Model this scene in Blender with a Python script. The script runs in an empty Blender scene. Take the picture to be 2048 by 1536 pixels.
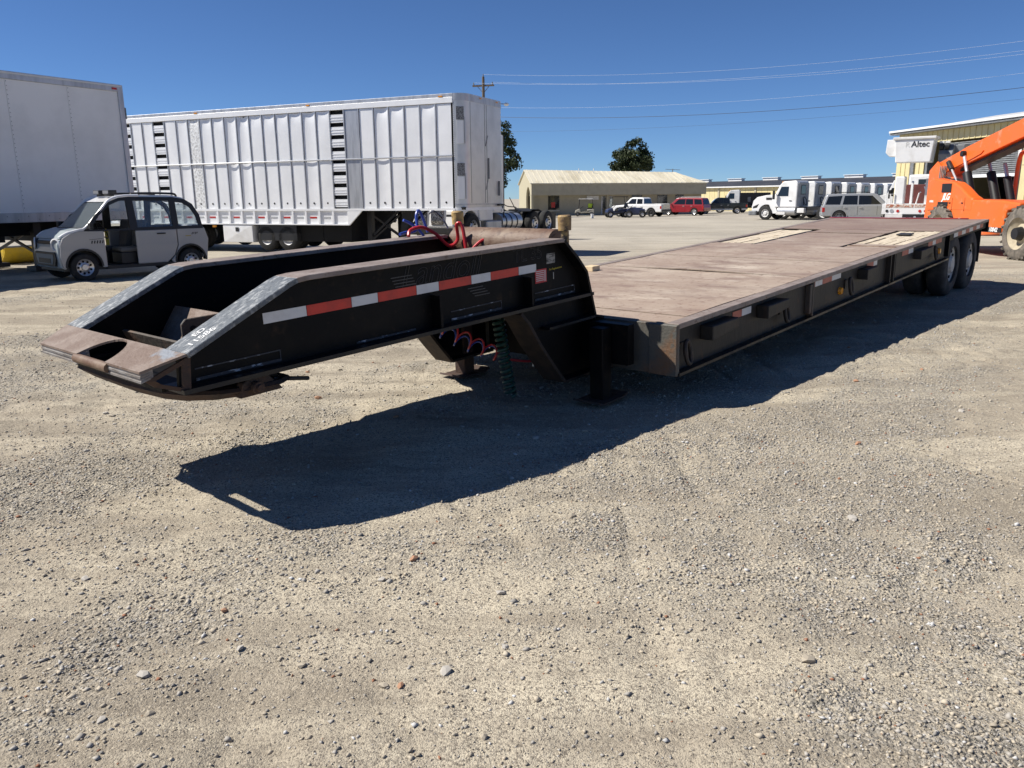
import bpy, bmesh, math, random
import numpy as np
from mathutils import Vector, Matrix
R = math.radians
rng = np.random.default_rng(7)
random.seed(7)
scene = bpy.context.scene
col = scene.collection

# ------------------------------------------------------------------ camera
cam_d = bpy.data.cameras.new('camera'); cam = bpy.data.objects.new('camera', cam_d); col.objects.link(cam)
cam_d.sensor_width = 36.0; cam_d.lens = 36.0 * 1573.47 / 2048.0
cam_d.clip_start = 0.05; cam_d.clip_end = 3000
cam.matrix_world = Matrix.Translation((0, 0, 1.4879)) @ Matrix.Rotation(math.pi/2 - 0.2325, 4, 'X') @ Matrix.Rotation(-0.0086, 4, 'Z')
scene.camera = cam
# ------------------------------------------------------------------ sky and sun
SUN_AZ, SUN_EL = 1.604, 0.8419            # azimuth the shadows fall towards, elevation
world = bpy.data.worlds.new('World'); scene.world = world; world.use_nodes = True
wn = world.node_tree
sky = wn.nodes.new('ShaderNodeTexSky'); sky.sky_type = 'NISHITA'; sky.sun_disc = False
sky.sun_elevation = SUN_EL; sky.sun_rotation = SUN_AZ + math.pi
sky.altitude = 0; sky.air_density = 0.6; sky.dust_density = 0.0; sky.ozone_density = 4.0
tint = wn.nodes.new('ShaderNodeMix'); tint.data_type = 'RGBA'; tint.blend_type = 'MULTIPLY'; tint.inputs[0].default_value = 1.0
tint.inputs[7].default_value = (.66, .85, 1.08, 1)      # deeper, cleaner blue over the whole dome
wn.links.new(sky.outputs[0], tint.inputs[6]); wn.links.new(tint.outputs[2], wn.nodes['Background'].inputs[0])
wn.nodes['Background'].inputs[1].default_value = 0.07
sun_d = bpy.data.lights.new('sun', 'SUN'); sun = bpy.data.objects.new('sun', sun_d); col.objects.link(sun)
sun_d.energy = 5.0; sun_d.angle = R(0.5); sun_d.color = (1.0, 0.95, 0.87)
sdir = Vector((math.cos(SUN_EL)*math.sin(SUN_AZ), math.cos(SUN_EL)*math.cos(SUN_AZ), -math.sin(SUN_EL)))
sun.rotation_euler = sdir.to_track_quat('-Z', 'Y').to_euler(); sun.location = (-30, 0, 40)
vs = scene.view_settings; vs.view_transform = 'Standard'; vs.look = 'None'; vs.exposure = 0.42; vs.gamma = 1.0
vs.use_curve_mapping = False

# ------------------------------------------------------------------ helpers
def gz(y):                                   # the yard falls away gently behind the trailers
    return 0.0 if y < 16 else -0.0075*(min(y, 150)-16)

MATS = {}
def mat(name, base, rough=0.6, metal=0.0, c2=None, ns=4.0, nlo=.45, nhi=.62, bump=0.0, bs=30.0, c3=None, ns3=20.0, n3lo=.58, n3hi=.66,
        stretch=(1, 1, 1), rough2=None, trans=0.0, spec=0.5, emis=None, coat=0.0, detail=6, obj=True):
    if name in MATS: return MATS[name]
    m = bpy.data.materials.new(name); m.use_nodes = True; nt = m.node_tree; N = nt.nodes; Lk = nt.links
    b = N['Principled BSDF']; b.inputs['Base Color'].default_value = (*base, 1)
    b.inputs['Roughness'].default_value = rough; b.inputs['Metallic'].default_value = metal
    b.inputs['Specular IOR Level'].default_value = spec; b.inputs['Coat Weight'].default_value = coat
    b.inputs['Transmission Weight'].default_value = trans
    if emis: b.inputs['Emission Color'].default_value = (*emis[:3], 1); b.inputs['Emission Strength'].default_value = emis[3]
    if c2 or bump or c3:
        tc = N.new('ShaderNodeTexCoord'); mp = N.new('ShaderNodeMapping'); mp.inputs['Scale'].default_value = stretch
        Lk.new(tc.outputs['Object'], mp.inputs['Vector'])
    def noise(sc, lo, hi, det=detail):
        n = N.new('ShaderNodeTexNoise'); n.inputs['Scale'].default_value = sc; n.inputs['Detail'].default_value = det
        n.inputs['Roughness'].default_value = 0.62
        Lk.new(mp.outputs[0], n.inputs['Vector'])
        r = N.new('ShaderNodeMapRange'); r.inputs[1].default_value = lo; r.inputs[2].default_value = hi
        Lk.new(n.outputs['Fac'], r.inputs[0]); return r.outputs[0]
    if c2:
        f = noise(ns, nlo, nhi); mx = N.new('ShaderNodeMix'); mx.data_type = 'RGBA'
        mx.inputs[6].default_value = (*base, 1); mx.inputs[7].default_value = (*c2, 1); Lk.new(f, mx.inputs[0])
        out = mx.outputs[2]
        if rough2 is not None:
            mr = N.new('ShaderNodeMapRange'); mr.inputs[3].default_value = rough; mr.inputs[4].default_value = rough2
            Lk.new(f, mr.inputs[0]); Lk.new(mr.outputs[0], b.inputs['Roughness'])
        if c3:
            f3 = noise(ns3, n3lo, n3hi); m3 = N.new('ShaderNodeMix'); m3.data_type = 'RGBA'
            Lk.new(out, m3.inputs[6]); m3.inputs[7].default_value = (*c3, 1); Lk.new(f3, m3.inputs[0]); out = m3.outputs[2]
        Lk.new(out, b.inputs['Base Color'])
    if bump:
        n = N.new('ShaderNodeTexNoise'); n.inputs['Scale'].default_value = bs; n.inputs['Detail'].default_value = 5
        Lk.new(mp.outputs[0], n.inputs['Vector'])
        bp = N.new('ShaderNodeBump'); bp.inputs['Strength'].default_value = bump; bp.inputs['Distance'].default_value = 0.02
        Lk.new(n.outputs['Fac'], bp.inputs['Height']); Lk.new(bp.outputs[0], b.inputs['Normal'])
    MATS[name] = m; return m

class MB:
    def __init__(s): s.V = []; s.F = []
    def add(s, vs_, fs):
        o = len(s.V); s.V += [tuple(v) for v in vs_]; s.F += [tuple(i+o for i in f) for f in fs]; return s
    def box(s, x0, x1, y0, y1, z0, z1):
        return s.add([(x0,y0,z0),(x1,y0,z0),(x1,y1,z0),(x0,y1,z0),(x0,y0,z1),(x1,y0,z1),(x1,y1,z1),(x0,y1,z1)],
              [(0,3,2,1),(4,5,6,7),(0,1,5,4),(1,2,6,5),(2,3,7,6),(3,0,4,7)])
    def bar(s, p0, p1, w, h, up=(0, 0, 1)):
        a, b = Vector(p0), Vector(p1); d = (b-a).normalized(); u = Vector(up)
        r = d.cross(u)
        if r.length < 1e-4: r = d.cross(Vector((1, 0, 0)))
        r.normalize(); u = r.cross(d)
        vs_ = []
        for c in (a, b):
            for sx, sz in ((-1,-1),(1,-1),(1,1),(-1,1)): vs_.append(c + r*sx*w/2 + u*sz*h/2)
        return s.add(vs_, [(0,1,2,3),(7,6,5,4),(0,4,5,1),(1,5,6,2),(2,6,7,3),(3,7,4,0)])
    def prism(s, pts, a, b, plane='xz', f=None):
        n = len(pts); vs_ = []
        for k in (a, b):
            for q in pts:
                kk = k if f is None else k*f(*q)
                vs_.append((q[0], kk, q[1]) if plane == 'xz' else (q[0], q[1], kk) if plane == 'xy' else (kk, q[0], q[1]))
        return s.add(vs_, [tuple(range(n-1, -1, -1)), tuple(range(n, 2*n))] + [(i, (i+1) % n, n+(i+1) % n, n+i) for i in range(n)])
    def cyl(s, p0, p1, r0, r1=None, n=16, cap=True):
        r1 = r0 if r1 is None else r1
        a, b = Vector(p0), Vector(p1); d = (b-a).normalized()
        u = d.orthogonal().normalized(); w = d.cross(u); vs_ = []
        for c, r in ((a, r0), (b, r1)):
            for i in range(n):
                t = 2*math.pi*i/n; vs_.append(c + u*(r*math.cos(t)) + w*(r*math.sin(t)))
        fs = [(i, (i+1) % n, n+(i+1) % n, n+i) for i in range(n)]
        if cap: fs += [tuple(range(n-1, -1, -1)), tuple(range(n, 2*n))]
        return s.add(vs_, fs)
    def tube(s, pts, r, n=8, cap=True):
        P = [Vector(p) for p in pts]; m = len(P); vs_ = []; u = None
        for i in range(m):
            d = (P[min(i+1, m-1)] - P[max(i-1, 0)]).normalized()
            if u is None: u = d.orthogonal().normalized()
            u = (u - d*u.dot(d))
            u = d.orthogonal().normalized() if u.length < 1e-5 else u.normalized()
            w = d.cross(u)
            rr = r[i] if isinstance(r, (list, tuple)) else r
            for k in range(n):
                t = 2*math.pi*k/n; vs_.append(P[i] + u*(rr*math.cos(t)) + w*(rr*math.sin(t)))
        fs = [(i*n+k, i*n+(k+1) % n, (i+1)*n+(k+1) % n, (i+1)*n+k) for i in range(m-1) for k in range(n)]
        if cap: fs += [tuple(range(n-1, -1, -1)), tuple(range((m-1)*n, m*n))]
        return s.add(vs_, fs)
    def lathe(s, prof, o=(0, 0, 0), axis='y', n=32, closed=False):
        vs_ = []; m = len(prof)
        for i in range(n):
            t = 2*math.pi*i/n; c, sn = math.cos(t), math.sin(t)
            for r, h in prof:
                vs_.append((o[0]+r*c, o[1]+h, o[2]+r*sn) if axis == 'y' else (o[0]+r*c, o[1]+r*sn, o[2]+h) if axis == 'z' else (o[0]+h, o[1]+r*c, o[2]+r*sn))
        fs = []
        for i in range(n):
            j = (i+1) % n
            for k in range(m if closed else m-1):
                k2 = (k+1) % m; fs.append((i*m+k, j*m+k, j*m+k2, i*m+k2))
        if not closed:
            if prof[0][0] < .05: fs.append(tuple(i*m for i in range(n)))
            if prof[-1][0] < .05: fs.append(tuple(i*m+m-1 for i in range(n-1, -1, -1)))
        return s.add(vs_, fs)
    def strip(s, path, y0, y1, th):              # a plate of width y0..y1 that follows a path in xz, thickness th below it
        P = [Vector((p[0], 0, p[1])) for p in path]; m = len(P); up = []
        for i in range(m):
            d = (P[min(i+1, m-1)] - P[max(i-1, 0)]).normalized(); up.append(Vector((-d.z, 0, d.x)))
        vs_ = []
        for i in range(m):
            q = P[i] - up[i]*th
            vs_ += [(P[i].x, y0, P[i].z), (P[i].x, y1, P[i].z), (q.x, y1, q.z), (q.x, y0, q.z)]
        fs = [(4*i+k, 4*i+(k+1) % 4, 4*(i+1)+(k+1) % 4, 4*(i+1)+k) for i in range(m-1) for k in range(4)]
        fs += [(3, 2, 1, 0), tuple(4*(m-1)+k for k in range(4))]
        return s.add(vs_, fs)
    def build(s, name, m, parent=None, smooth=False, bevel=0.0, seg=2, loc=None, auto=True):
        me = bpy.data.meshes.new(name); me.from_pydata(s.V, [], s.F)
        bm = bmesh.new(); bm.from_mesh(me); bmesh.ops.recalc_face_normals(bm, faces=bm.faces); bm.to_mesh(me); bm.free()
        if m is not None: me.materials.append(m)
        o = bpy.data.objects.new(name, me); col.objects.link(o)
        if parent is not None: o.parent = parent
        if loc is not None: o.location = loc
        if smooth:
            for p in me.polygons: p.use_smooth = True
            if auto:
                sh = np.zeros(len(me.edges), dtype=bool)
                bm = bmesh.new(); bm.from_mesh(me); bm.edges.ensure_lookup_table()
                for i, e in enumerate(bm.edges):
                    if len(e.link_faces) == 2 and e.calc_face_angle(0) > R(38): sh[i] = True
                bm.free()
                at = me.attributes.new('sharp_edge', 'BOOLEAN', 'EDGE'); at.data.foreach_set('value', sh)
        if bevel:
            b = o.modifiers.new('bevel', 'BEVEL'); b.width = bevel; b.segments = seg; b.limit_method = 'ANGLE'; b.angle_limit = R(32)
            b.harden_normals = False
            if seg > 1:
                for p in me.polygons: p.use_smooth = False
        return o

def box(name, m, parent, x0, x1, y0, y1, z0, z1, bevel=0.0, seg=1): return MB().box(x0, x1, y0, y1, z0, z1).build(name, m, parent, bevel=bevel, seg=seg)
def tag(o, label=None, cat=None, group=None, kind=None):
    if label: o['label'] = label
    if cat: o['category'] = cat
    if group: o['group'] = group
    if kind: o['kind'] = kind
    return o
def thing(name, label, cat, loc=(0, 0, 0), rotz=0.0, group=None):
    o = bpy.data.objects.new(name, None); col.objects.link(o); o.empty_display_size = 0.2
    o.location = loc; o.rotation_euler = (0, 0, rotz); return tag(o, label, cat, group)
def copy_tree(o, parent=None, label=None):
    c = o.copy(); col.objects.link(c)
    if parent is not None: c.parent = parent
    if label: c['label'] = label
    for ch in list(o.children): copy_tree(ch, c)
    return c
def text(name, s, m, parent, size, mtx, extrude=0.002, shear=0.0, offset=0.0, hollow=False):
    cu = bpy.data.curves.new(name, 'FONT'); cu.body = s; cu.size = size; cu.extrude = extrude; cu.shear = shear; cu.offset = offset
    cu.align_x = 'CENTER'; cu.align_y = 'CENTER'
    if hollow: cu.fill_mode = 'NONE'; cu.extrude = 0; cu.bevel_depth = extrude
    t = bpy.data.objects.new(name, cu); col.objects.link(t)
    me = bpy.data.meshes.new_from_object(t.evaluated_get(bpy.context.evaluated_depsgraph_get())); bpy.data.objects.remove(t); bpy.data.curves.remove(cu)
    me.materials.clear(); me.materials.append(m)
    o = bpy.data.objects.new(name, me); col.objects.link(o); o.parent = parent; o.matrix_local = mtx; return o
def axes(o, x, y, z=None):                         # matrix with given x and y axes at o
    X = Vector(x).normalized(); Y = Vector(y); Y = (Y - X*X.dot(Y)).normalized(); Z = X.cross(Y)
    M_ = Matrix((X, Y, Z)).transposed().to_4x4(); M_.translation = Vector(o); return M_

# ------------------------------------------------------------------ materials
white = mat('white_paint', (.78, .78, .77), .35, c2=(.62, .61, .58), ns=1.6, nlo=.5, nhi=.75, coat=.3)
white_worn = mat('white_worn_paint', (.70, .69, .67), .5, c2=(.50, .48, .44), ns=2.2, nlo=.48, nhi=.75)
alu = mat('aluminium_sheet', (.88, .885, .89), .42, metal=.1, c2=(.80, .805, .81), ns=1.3, nlo=.4, nhi=.7, bump=.12, bs=2.5)
alu_dull = mat('dull_aluminium', (.52, .53, .55), .45, metal=.6, c2=(.40, .41, .43), ns=6, stretch=(1, 1, .15))
alu_dim = mat('pitted_aluminium', (.86, .87, .86), .5, metal=.1, c2=(.55, .55, .54), ns=14, nlo=.45, nhi=.6, bump=.6, bs=16)
chrome = mat('chrome', (.62, .61, .60), .32, metal=.75)
black = mat('black_plastic', (.012, .012, .013), .5)
blackgap = mat('dark_interior', (.006, .006, .006), .9)
rubber = mat('tyre_rubber', (.016, .016, .016), .85, c2=(.045, .042, .038), ns=5, nlo=.5, nhi=.7, bump=.3, bs=40)
rubber_mud = mat('muddy_tyre_rubber', (.09, .08, .068), .95, c2=(.22, .19, .155), ns=7, nlo=.38, nhi=.65, bump=.5, bs=25)
rubber_dust = mat('dusty_tyre_rubber', (.035, .035, .036), .9, c2=(.075, .073, .07), ns=4, bump=.3, bs=40)
glass = mat('tinted_glass', (.012, .014, .016), .06, spec=.7)
glass_clear = mat('clear_glass', (.8, .85, .85), .02, trans=.96)
red_tape = mat('red_reflector', (.62, .035, .02), .4, c2=(.48, .03, .02), ns=9)
white_tape = mat('white_reflector', (.66, .67, .68), .4, c2=(.55, .55, .55), ns=14, nlo=.5, nhi=.8)
pink_tape = mat('faded_red_reflector', (.50, .13, .085), .5, c2=(.36, .10, .075), ns=9)
amber = mat('amber_lens', (.75, .30, .02), .25)
red_lens = mat('red_lens', (.45, .02, .015), .25)
black_paint = mat('black_trailer_paint', (.0028, .003, .0038), .55, c2=(.011, .0095, .008), ns=3, nlo=.45, nhi=.72, c3=(.024, .015, .010), ns3=9, n3lo=.60, n3hi=.74, bump=.12, bs=30, spec=.16)
flange_paint = mat('glossy_black_flange', (.006, .0065, .009), .32, c2=(.012, .011, .011), ns=4, rough2=.55, spec=.38, bump=.1, bs=30)
side_paint = mat('weathered_side_paint', (.026, .0235, .021), .55, spec=.25, c2=(.048, .041, .034), ns=2.2, nlo=.42, nhi=.7, c3=(.075, .045, .028), ns3=7, n3lo=.62, n3hi=.74, stretch=(1, 1, .5), bump=.15, bs=25)
flange_top = mat('worn_flange_steel', (.215, .17, .145), .6, c2=(.30, .25, .22), ns=6, nlo=.4, nhi=.65, c3=(.16, .11, .085), ns3=22, bump=.25, bs=60)
ramp_steel = mat('scraped_bare_steel', (.115, .13, .145), .55, metal=.1, c2=(.36, .37, .37), ns=22, nlo=.50, nhi=.66, c3=(.06, .07, .08), ns3=34, n3lo=.55, n3hi=.65, stretch=(1.0, 2.0, 1), bump=.3, bs=30)
nose_steel = mat('rust_brown_steel', (.165, .112, .084), .65, c2=(.24, .185, .15), ns=6, nlo=.42, nhi=.62, c3=(.22, .24, .27), ns3=3.2, n3lo=.60, n3hi=.66, bump=.3, bs=55)
lam_steel = mat('laminated_plate_edge', (.19, .17, .155), .6, c2=(.30, .29, .28), ns=20, stretch=(1, .3, 1), bump=.4, bs=60)
rust_pipe = mat('rusted_pipe_steel', (.13, .07, .042), .6, c2=(.22, .155, .105), ns=5, nlo=.42, nhi=.62, c3=(.085, .043, .027), ns3=12, n3lo=.54, n3hi=.64, bump=.2, bs=60)
rust = mat('dark_rust', (.065, .036, .024), .8, c2=(.034, .024, .02), ns=7, bump=.3, bs=40)
rust_light = mat('pale_rust_plate', (.085, .07, .055), .7, c2=(.17, .085, .045), ns=3.5, nlo=.5, nhi=.68, c3=(.06, .062, .055), ns3=14, bump=.25, bs=45)  # grey-brown rust, the steel's own colour
front_plate = mat('grey_rust_front_plate', (.105, .10, .085), .65, c2=(.17, .095, .052), ns=3.2, nlo=.5, nhi=.66, c3=(.10, .10, .09), ns3=13, bump=.25, bs=45)
wood = mat('weathered_wood', (.66, .57, .43), .85, c2=(.44, .36, .26), ns=5, nlo=.42, nhi=.68, stretch=(.4, 5, 1), bump=.5, bs=18, c3=(.16, .11, .07), ns3=3, n3lo=.63, n3hi=.70)
wood_pale = mat('pale_lumber', (.70, .56, .36), .8, c2=(.55, .42, .25), ns=6, stretch=(1, 6, 1))
post_yellow = mat('scuffed_yellow_post', (.50, .34, .12), .65, c2=(.22, .14, .07), ns=7, nlo=.42, nhi=.6, c3=(.06, .045, .035), ns3=13, n3lo=.55, n3hi=.63, bump=.3, bs=40)
hose_red = mat('red_air_hose', (.55, .025, .03), .4)
hose_blue = mat('blue_air_hose', (.03, .07, .36), .4)
hose_green = mat('green_electric_coil', (.012, .06, .045), .5)
rod_steel = mat('polished_rod', (.60, .60, .60), .35, metal=.5)
orange = mat('orange_machine_paint', (.83, .145, .018), .42, c2=(.74, .14, .03), ns=1.8, nlo=.45, nhi=.75, c3=(.55, .27, .15), ns3=4, n3lo=.56, n3hi=.76, coat=.15)
yellow_metal = mat('yellow_cladding', (.66, .57, .31), .55, c2=(.59, .51, .29), ns=1.2)
tan_wall = mat('tan_wall', (.42, .38, .28), .8, c2=(.37, .335, .25), ns=1.0)
tan_pale = mat('tan_roof_metal', (.66, .61, .48), .5, c2=(.50, .45, .33), ns=.35, nlo=.48, nhi=.66, stretch=(2.5, .6, 1))  # paler tan of the roof metal and trim
roof_black = mat('dark_roof', (.032, .034, .042), .7, c2=(.05, .05, .058), ns=.4)
van_white = mat('van_sidewall', (.80, .80, .79), .45, c2=(.68, .68, .67), ns=.9, nlo=.45, nhi=.75, bump=.05, bs=3)
ev_grey = mat('pale_grey_car_paint', (.36, .355, .35), .3, coat=.4)
ev_teal = mat('grey_teal_front', (.36, .41, .42), .35, coat=.4)
ev_white = mat('white_car_roof', (.80, .80, .80), .3, coat=.5)
seat_grey = mat('seat_vinyl', (.10, .10, .10), .6)
silver = mat('silver_car_paint', (.42, .43, .44), .32, metal=.35, coat=.5)
maroon = mat('red_car_paint', (.28, .015, .022), .3, coat=.6)
darkgreen = mat('dark_green_car_paint', (.012, .018, .018), .3, coat=.6)
navy = mat('navy_cart_body', (.02, .035, .10), .35, coat=.4)
beige = mat('beige_cart_body', (.50, .47, .38), .5)
yellow_paint = mat('yellow_machine_paint', (.75, .52, .03), .45, c2=(.60, .42, .05), ns=3)
hiviz = mat('yellow_green_cloth', (.45, .60, .04), .7)
dark_red = mat('dark_red_steel', (.13, .03, .024), .6, c2=(.09, .022, .018), ns=2)
grey_steel = mat('grey_painted_steel', (.20, .21, .22), .5, c2=(.14, .145, .15), ns=4)
bark = mat('bark', (.07, .052, .038), .9, c2=(.04, .03, .024), ns=8, bump=.5, bs=20)
pole_wood = mat('pole_wood', (.16, .125, .095), .9, c2=(.10, .08, .06), ns=3, stretch=(6, 6, .3))
cone_orange = mat('cone_orange', (.80, .16, .02), .5)

# ------------------------------------------------------------------ ground
def vnoise(x, y, sc, seed):
    x = x*sc + seed*17.31; y = y*sc - seed*9.77
    xi = np.floor(x).astype(np.int64); yi = np.floor(y).astype(np.int64); fx = x-xi; fy = y-yi
    fx = fx*fx*(3-2*fx); fy = fy*fy*(3-2*fy)
    def h(a, b):
        n = (a*374761393 + b*668265263 + seed*144665) & 0x7fffffff
        n = ((n ^ (n >> 13))*1274126177) & 0x7fffffff
        return ((n ^ (n >> 16)) & 0xffff)/65535.0
    return (h(xi, yi)*(1-fx)+h(xi+1, yi)*fx)*(1-fy) + (h(xi, yi+1)*(1-fx)+h(xi+1, yi+1)*fx)*fy
BLOBS = ((-1.54, 2.07, .35), (-1.42, 2.35, .3), (-1.3, 2.65, .32), (-1.15, 3.0, .35), (-.88, 3.28, .35), (-2.55, 4.05, .6), (-2.6, 3.7, .4), (.99, 2.04, .22), (1.31, 2.2, .3), (1.85, 3.12, .4), (1.33, 1.92, .3), (1.15, 2.78, .25), (1.63, 2.5, .3), (.4, 3.36, .3), (1.6, 4.6, .5), (-4.2, 6.6, .8))
def patch(x, y):                                    # 0..1: how gravelly the yard is here; long smears along the driving lanes
    a = math.radians(38); u = x*math.cos(a)+y*math.sin(a); v = -x*math.sin(a)+y*math.cos(a)
    n = .55*vnoise(u*.35, v, .9, 3) + .3*vnoise(u*.5, v, 2.1, 5) + .15*vnoise(x, y, 5.0, 8)
    g = np.clip((n-.46)/.20, 0, 1)*.8
    for bx, by, br in BLOBS: g = np.maximum(g, np.clip(1.25-np.hypot(x-bx, y-by)/br + .9*(vnoise(x, y, 3.0, 9)-.5) + .5*(vnoise(x, y, 8.0, 19)-.5), 0, 1))
    return g
def relief(x, y):
    z = .030*(vnoise(x, y, .45, 11)-.5) + .026*(vnoise(x, y, 1.3, 12)-.5) + .024*(vnoise(x, y, 4.2, 13)-.5)*(.4+vnoise(x, y, .8, 15)) + .014*(vnoise(x, y, 11, 14)-.5)*(.3+1.4*vnoise(x, y, 1.1, 16))
    z = z - .016*np.clip(.09-np.abs(vnoise(x, y, 2.3, 17)-.5), 0, 1)/.09*np.clip((vnoise(x, y, .7, 18)-.45)*4, 0, 1)
    # ribbed tyre tracks running towards the nose of the trailer and across the right foreground
    for (ax, ay, ang, half, sd) in ((-2.2, 5.0, 12, .20, 21), (-2.5, 5.9, 14, .18, 22), (2.8, 3.6, 115, .16, 23), (4.6, 5.4, 60, .18, 24), (-1.0, 8.6, 22, .2, 25)):
        a = math.radians(ang); u = (x-ax)*math.cos(a)+(y-ay)*math.sin(a); v = -(x-ax)*math.sin(a)+(y-ay)*math.cos(a) + .12*(vnoise(x, y, .5, sd)-.5)
        m = np.clip(1-np.abs(v)/half, 0, 1)*np.clip((vnoise(x, y, .9, sd+30)-.38)*5, 0, 1)*np.clip(1-np.abs(u)/4.5, 0, 1)
        z = z - m*.012 + m*.012*np.sin(v*72)
    return z
def gzv(y): return np.where(y < 16, 0, -0.0075*(np.minimum(y, 150)-16))
def make_ground():
    xs = np.concatenate([np.array([-900, -500, -250, -120, -70, -45, -32, -24, -18, -14]), np.arange(-11, -6, .09), np.arange(-6, 6, .032), np.arange(6, 11.001, .09), np.array([13, 16, 20, 26, 34, 45, 60, 80, 120, 200, 400, 900])])
    ys = np.concatenate([np.array([-200, -60, -20, -6, -2, 0]), np.arange(1.0, 9, .032), np.arange(9, 17.001, .07), np.array([17.3, 17.8, 18.5, 19.5, 21, 23, 26, 30, 35, 42, 52, 65, 85, 110, 150, 220, 400, 800, 1600])])
    X, Y = np.meshgrid(xs, ys); nx, ny = len(xs), len(ys)
    fade = np.clip((17.5-Y)/3, 0, 1)*np.clip((11.5-np.abs(X))/2, 0, 1)*np.clip((Y-.5)/1, 0, 1)
    Z = gzv(Y) + relief(X, Y)*fade - .006
    V = np.stack([X, Y, Z], -1).reshape(-1, 3)
    i = np.arange(nx*ny).reshape(ny, nx)
    F = np.stack([i[:-1, :-1], i[:-1, 1:], i[1:, 1:], i[1:, :-1]], -1).reshape(-1, 4)
    me = bpy.data.meshes.new('ground'); me.vertices.add(len(V)); me.vertices.foreach_set('co', V.ravel())
    me.loops.add(F.size); me.loops.foreach_set('vertex_index', F.ravel().astype(np.int32))
    me.polygons.add(len(F)); me.polygons.foreach_set('loop_start', np.arange(0, F.size, 4, dtype=np.int32))
    me.update(calc_edges=True); me.validate()
    for p in me.polygons: p.use_smooth = True
    at = me.attributes.new('gravel', 'FLOAT', 'POINT'); at.data.foreach_set('value', patch(V[:, 0], V[:, 1]).astype(np.float32))
    o = bpy.data.objects.new('ground', me); col.objects.link(o); tag(o, 'dusty tan dirt and grey gravel yard', 'ground', kind='structure')
    m = bpy.data.materials.new('yard_dirt'); m.use_nodes = True; nt = m.node_tree; N = nt.nodes; L = nt.links; b = N['Principled BSDF']
    b.inputs['Roughness'].default_value = .95; b.inputs['Specular IOR Level'].default_value = .15
    tc = N.new('ShaderNodeTexCoord')
    def noi(sc, det=5, ro=.6, st=None):
        n = N.new('ShaderNodeTexNoise'); n.inputs['Scale'].default_value = sc; n.inputs['Detail'].default_value = det; n.inputs['Roughness'].default_value = ro
        if st:
            mp = N.new('ShaderNodeMapping'); mp.inputs['Rotation'].default_value = (0, 0, R(st[0])); mp.inputs['Scale'].default_value = st[1]
            L.new(tc.outputs['Object'], mp.inputs[0]); L.new(mp.outputs[0], n.inputs['Vector'])
        else: L.new(tc.outputs['Object'], n.inputs['Vector'])
        return n.outputs['Fac']
    def rng_(f, lo, hi, a=0., c=1.):
        r = N.new('ShaderNodeMapRange'); r.inputs[1].default_value = lo; r.inputs[2].default_value = hi; r.inputs[3].default_value = a; r.inputs[4].default_value = c
        L.new(f, r.inputs[0]); return r.outputs[0]
    def mix(f, a, c, typ='MIX'):
        x = N.new('ShaderNodeMix'); x.data_type = 'RGBA'; x.blend_type = typ
        for s_, q in ((0, f), (6, a), (7, c)):
            if isinstance(q, tuple): x.inputs[s_].default_value = (*q, 1)
            elif isinstance(q, float): x.inputs[s_].default_value = q
            else: L.new(q, x.inputs[s_])
        return x.outputs[2]
    dirt = mix(rng_(noi(1.3, 8, .7), .40, .60), (.42, .362, .275), (.265, .228, .175))
    dirt = mix(rng_(noi(.75, 8, .7, (-24, (.28, 1.6, 1))), .475, .565), dirt, (.57, .505, .385))
    vo = N.new('ShaderNodeTexVoronoi'); vo.inputs['Scale'].default_value = 75; L.new(tc.outputs['Object'], vo.inputs['Vector'])
    vo2 = N.new('ShaderNodeTexVoronoi'); vo2.inputs['Scale'].default_value = 160; L.new(tc.outputs['Object'], vo2.inputs['Vector'])
    sp = N.new('ShaderNodeSeparateColor'); L.new(vo.outputs['Color'], sp.inputs[0])
    sp2 = N.new('ShaderNodeSeparateColor'); L.new(vo2.outputs['Color'], sp2.inputs[0])
    peb = mix(rng_(sp.outputs[0], .1, .95), (.18, .166, .14), (.48, .435, .36))
    peb2 = mix(rng_(sp2.outputs[1], .1, .95), (.22, .19, .15), (.47, .41, .315))
    at_ = N.new('ShaderNodeAttribute'); at_.attribute_name = 'gravel'
    cov = rng_(sp2.outputs[0], .45, .6)
    c = mix(cov, dirt, peb2)
    gm = N.new('ShaderNodeMath'); gm.operation = 'ADD'; L.new(at_.outputs['Fac'], gm.inputs[0]); L.new(rng_(noi(2.5, 5), .3, .7, -.5, .2), gm.inputs[1])
    gm2 = N.new('ShaderNodeMath'); gm2.operation = 'MULTIPLY'; L.new(rng_(gm.outputs[0], .1, .8), gm2.inputs[0]); L.new(rng_(sp.outputs[1], .2, .45), gm2.inputs[1])
    c = mix(gm2.outputs[0], c, peb)
    sx = N.new('ShaderNodeSeparateXYZ'); L.new(tc.outputs['Object'], sx.inputs[0])
    far = mix(rng_(noi(.12, 4), .4, .6), (.50, .455, .375), (.40, .365, .305))
    far = mix(rng_(noi(22, 3), .35, .65, 0, .35), far, (.22, .2, .17))
    far = mix(rng_(noi(.9, 8, .7, (-10, (.25, 1.3, 1))), .5, .62, 0, .75), far, (.30, .265, .21))
    c = mix(rng_(sx.outputs[1], 14, 30), c, far)
    L.new(c, b.inputs['Base Color'])
    h = N.new('ShaderNodeMath'); h.operation = 'MULTIPLY_ADD'; L.new(noi(26, 7, .7), h.inputs[0]); h.inputs[1].default_value = 1.0
    gb = N.new('ShaderNodeMath'); gb.operation = 'MULTIPLY'; L.new(rng_(vo.outputs['Distance'], 0, .6, .6, 0), gb.inputs[0]); L.new(rng_(gm.outputs[0], .0, .8, .12, 1.), gb.inputs[1])
    L.new(gb.outputs[0], h.inputs[2])
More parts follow.
